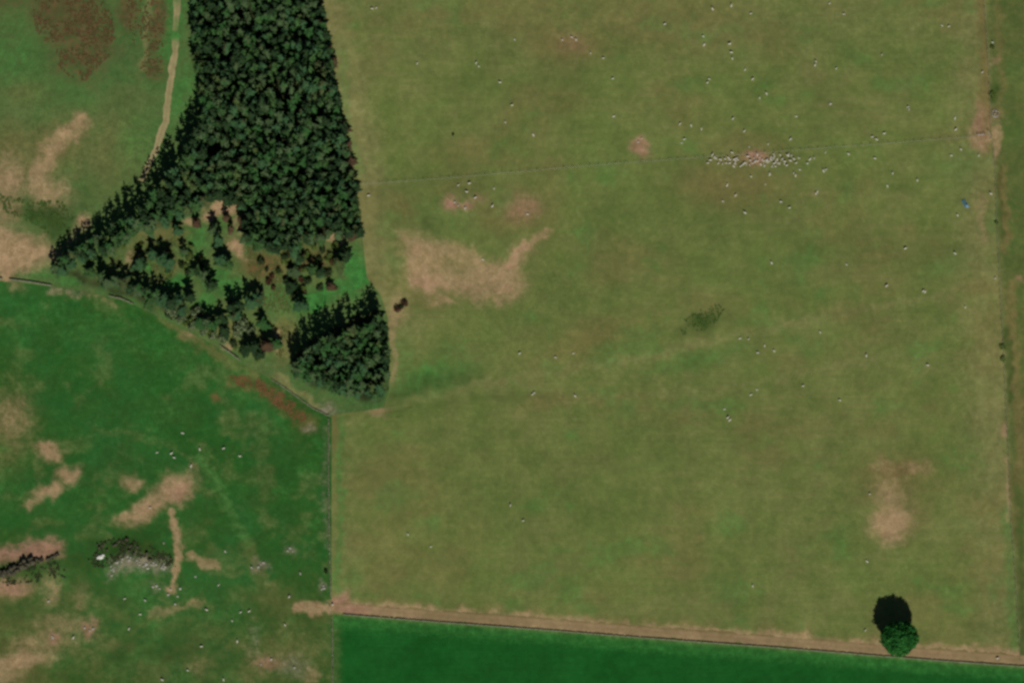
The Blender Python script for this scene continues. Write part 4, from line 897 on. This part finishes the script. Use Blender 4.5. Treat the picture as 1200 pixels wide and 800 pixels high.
drystone([(402, 719.5), (600, wall_y(600) + .5), (800, wall_y(800) + .5), (1000, wall_y(1000) + .5), (1196, wall_y(1196) + .5), (1290, wall_y(1290) + .5)], 'long drystone wall between the farm track and the dark crop', .34, .4, .2)
gp = obj('gatepost', None, None, at(390, 708)); tag(gp, 'pale squat stone gatepost where track meets the meadow', 'gatepost')
o = obj('rock', ROCK['white_rock'][0], gp); o.scale = (.42, .42, 1.1); o.location.z = .5

POSTV, POSTF = tube_np([(0, 0, -.3), (0, 0, 1.15), (0, 0, 1.22)], [.075, .075, .04], 6)
POST = mesh_np('post', POSTV, POSTF, (M['post'],))
def fence(pts, label, gap=3.6):
    P = np.array(pts, float); gxy = np.array([at(x, y)[:2] for x, y in pts]); s = np.r_[0, np.cumsum(np.hypot(*np.diff(gxy, axis=0).T))]
    n = int(s[-1] / gap) + 1; t = np.linspace(0, s[-1], n); X = np.interp(t, s, gxy[:, 0]); Y = np.interp(t, s, gxy[:, 1]); Z = terrain(X, Y) + .03
    root = empty('wire_fence', (X[0], Y[0], Z[0])); tag(root, label, 'fence'); o0 = np.array([X[0], Y[0], Z[0]])
    Q = np.stack([X, Y, Z], 1) - o0
    for q in Q: obj('post', POST, root, tuple(q))
    for hz in (.35, .7, 1.05): obj('wire', mesh_np('wire', *tube_np([tuple(q + np.array([.08, 0, hz])) for q in Q], [.012] * n, 3), (M['wire'],)), root)
fence([(424, 216), (520, 209), (620, 201), (745, 190), (840, 183), (1000, 172), (1143, 160)], 'thin wire fence crossing the upper pasture from wood to gate')
fence([(1152, -40), (1153, 0), (1158, 70), (1161, 150)], 'wire fence up the right side above the gateway')
fence([(1164, 170), (1166, 200), (1168, 270), (1172, 350), (1176, 420), (1180, 500), (1184, 600), (1190, 680), (1195, 774)], 'long wire fence down the right side below the gateway', 3.0)

def bar(a, b, r, n=6): return tube_np([a, b], [r, r], n)
def gate(px, py, L, rz, label, leaf_open=0):
    root = empty('field_gate', at(px, py), rz); tag(root, label, 'gate')
    for x in (0, L): obj('gate_post', mesh_np('gate_post', *tube_np([(x, 0, -.3), (x, 0, 1.35), (x, 0, 1.42)], [.11, .11, .05], 8), (M['post'],)), root)
    for z in (.25, .45, .65, .88, 1.12): obj('rail', mesh_np('rail', *bar((.15, 0, z), (L - .15, 0, z), .03), (M['steel'],)), root)
    for x in (.16, L / 2, L - .16): obj('upright', mesh_np('upright', *bar((x, .035, .22), (x, .035, 1.15), .028), (M['steel'],)), root)
    obj('brace', mesh_np('brace', *bar((.2, .07, .26), (L - .2, .07, 1.1), .022), (M['steel'],)), root)
gate(1145, 158.5, 3.1, .06, 'steel field gate at the right end of the thin pasture fence')
gate(1158, 154, 3.4, -1.25, 'steel field gate standing ajar beside the round feeder')
gate(388, 720, 3.2, 1.75, 'steel field gate where the farm track enters the meadow')

# round feeder with hay, beyond the gate
rf = empty('ring_feeder', at(1166, 134)); tag(rf, 'round steel hay feeder on bare ground beyond the right fence', 'feeder')
def ring(z, r, tr): 
    pts = [(math.cos(a) * r, math.sin(a) * r, z) for a in np.linspace(0, 6.2832, 25)]; return tube_np(pts, [tr] * 25, 5)
for z in (.15, .6, 1.1): obj('rail', mesh_np('rail', *ring(z, 1.35, .05), (M['steel'],)), rf)
for k in range(16):
    a = 6.283 * k / 16; c, s = math.cos(a) * 1.35, math.sin(a) * 1.35; obj('bar', mesh_np('bar', *bar((c, s, 0), (c, s, 1.12), .03, 5), (M['steel'],)), rf)
obj('hay', mesh_np('hay', *leaf_crown(R, [(.1, .1, .25, .9, .8, .3)], 260, .2), (M['hay'],)), rf)

# blue tarpaulin
def tarp(w, l, hgt, seed, n=18):
    xs = np.linspace(-w / 2, w / 2, n); ys = np.linspace(-l / 2, l / 2, n); X, Y = np.meshgrid(xs, ys)
    Z = .06 + hgt * fbm(X * 1.3 + seed, Y * 1.3, seed, 3) * (1 - .8 * np.maximum(np.abs(X) / w, np.abs(Y) / l) * 2)
    X = X + .25 * (fbm(Y + seed, X, seed + 3, 2) - .5); Y = Y + .25 * (fbm(X, Y + seed, seed + 5, 2) - .5)
    V = np.stack([X, Y, Z], -1).reshape(-1, 3); V2 = V - np.array([0, 0, .02]); i = np.arange(n * n).reshape(n, n)
    q = np.stack([i[:-1, :-1], i[:-1, 1:], i[1:, 1:], i[1:, :-1]], -1).reshape(-1, 4); F = np.concatenate([q, q[:, ::-1] + n * n])
    e = np.r_[i[0], i[1:, -1], i[-1, -2::-1], i[-2:0:-1, 0]]; e2 = np.roll(e, -1); F = np.concatenate([F, np.stack([e2, e, e + n * n, e2 + n * n], 1)])
    return np.concatenate([V, V2]), F
tp = empty('tarpaulin', at(1131, 238), .45); tag(tp, 'crumpled blue tarpaulin lying on the grass near the right fence', 'tarpaulin')
o = obj('sheet', mesh_np('tarpaulin_sheet', *tarp(1.6, 3.8, .35, 4), (M['tarp_blue'],)), tp)
o = obj('folded_corner', mesh_np('tarpaulin_fold', *tarp(1.2, 1.5, .5, 9, 12), (M['tarp_pale'],)), tp, (.25, -1.35, .22))
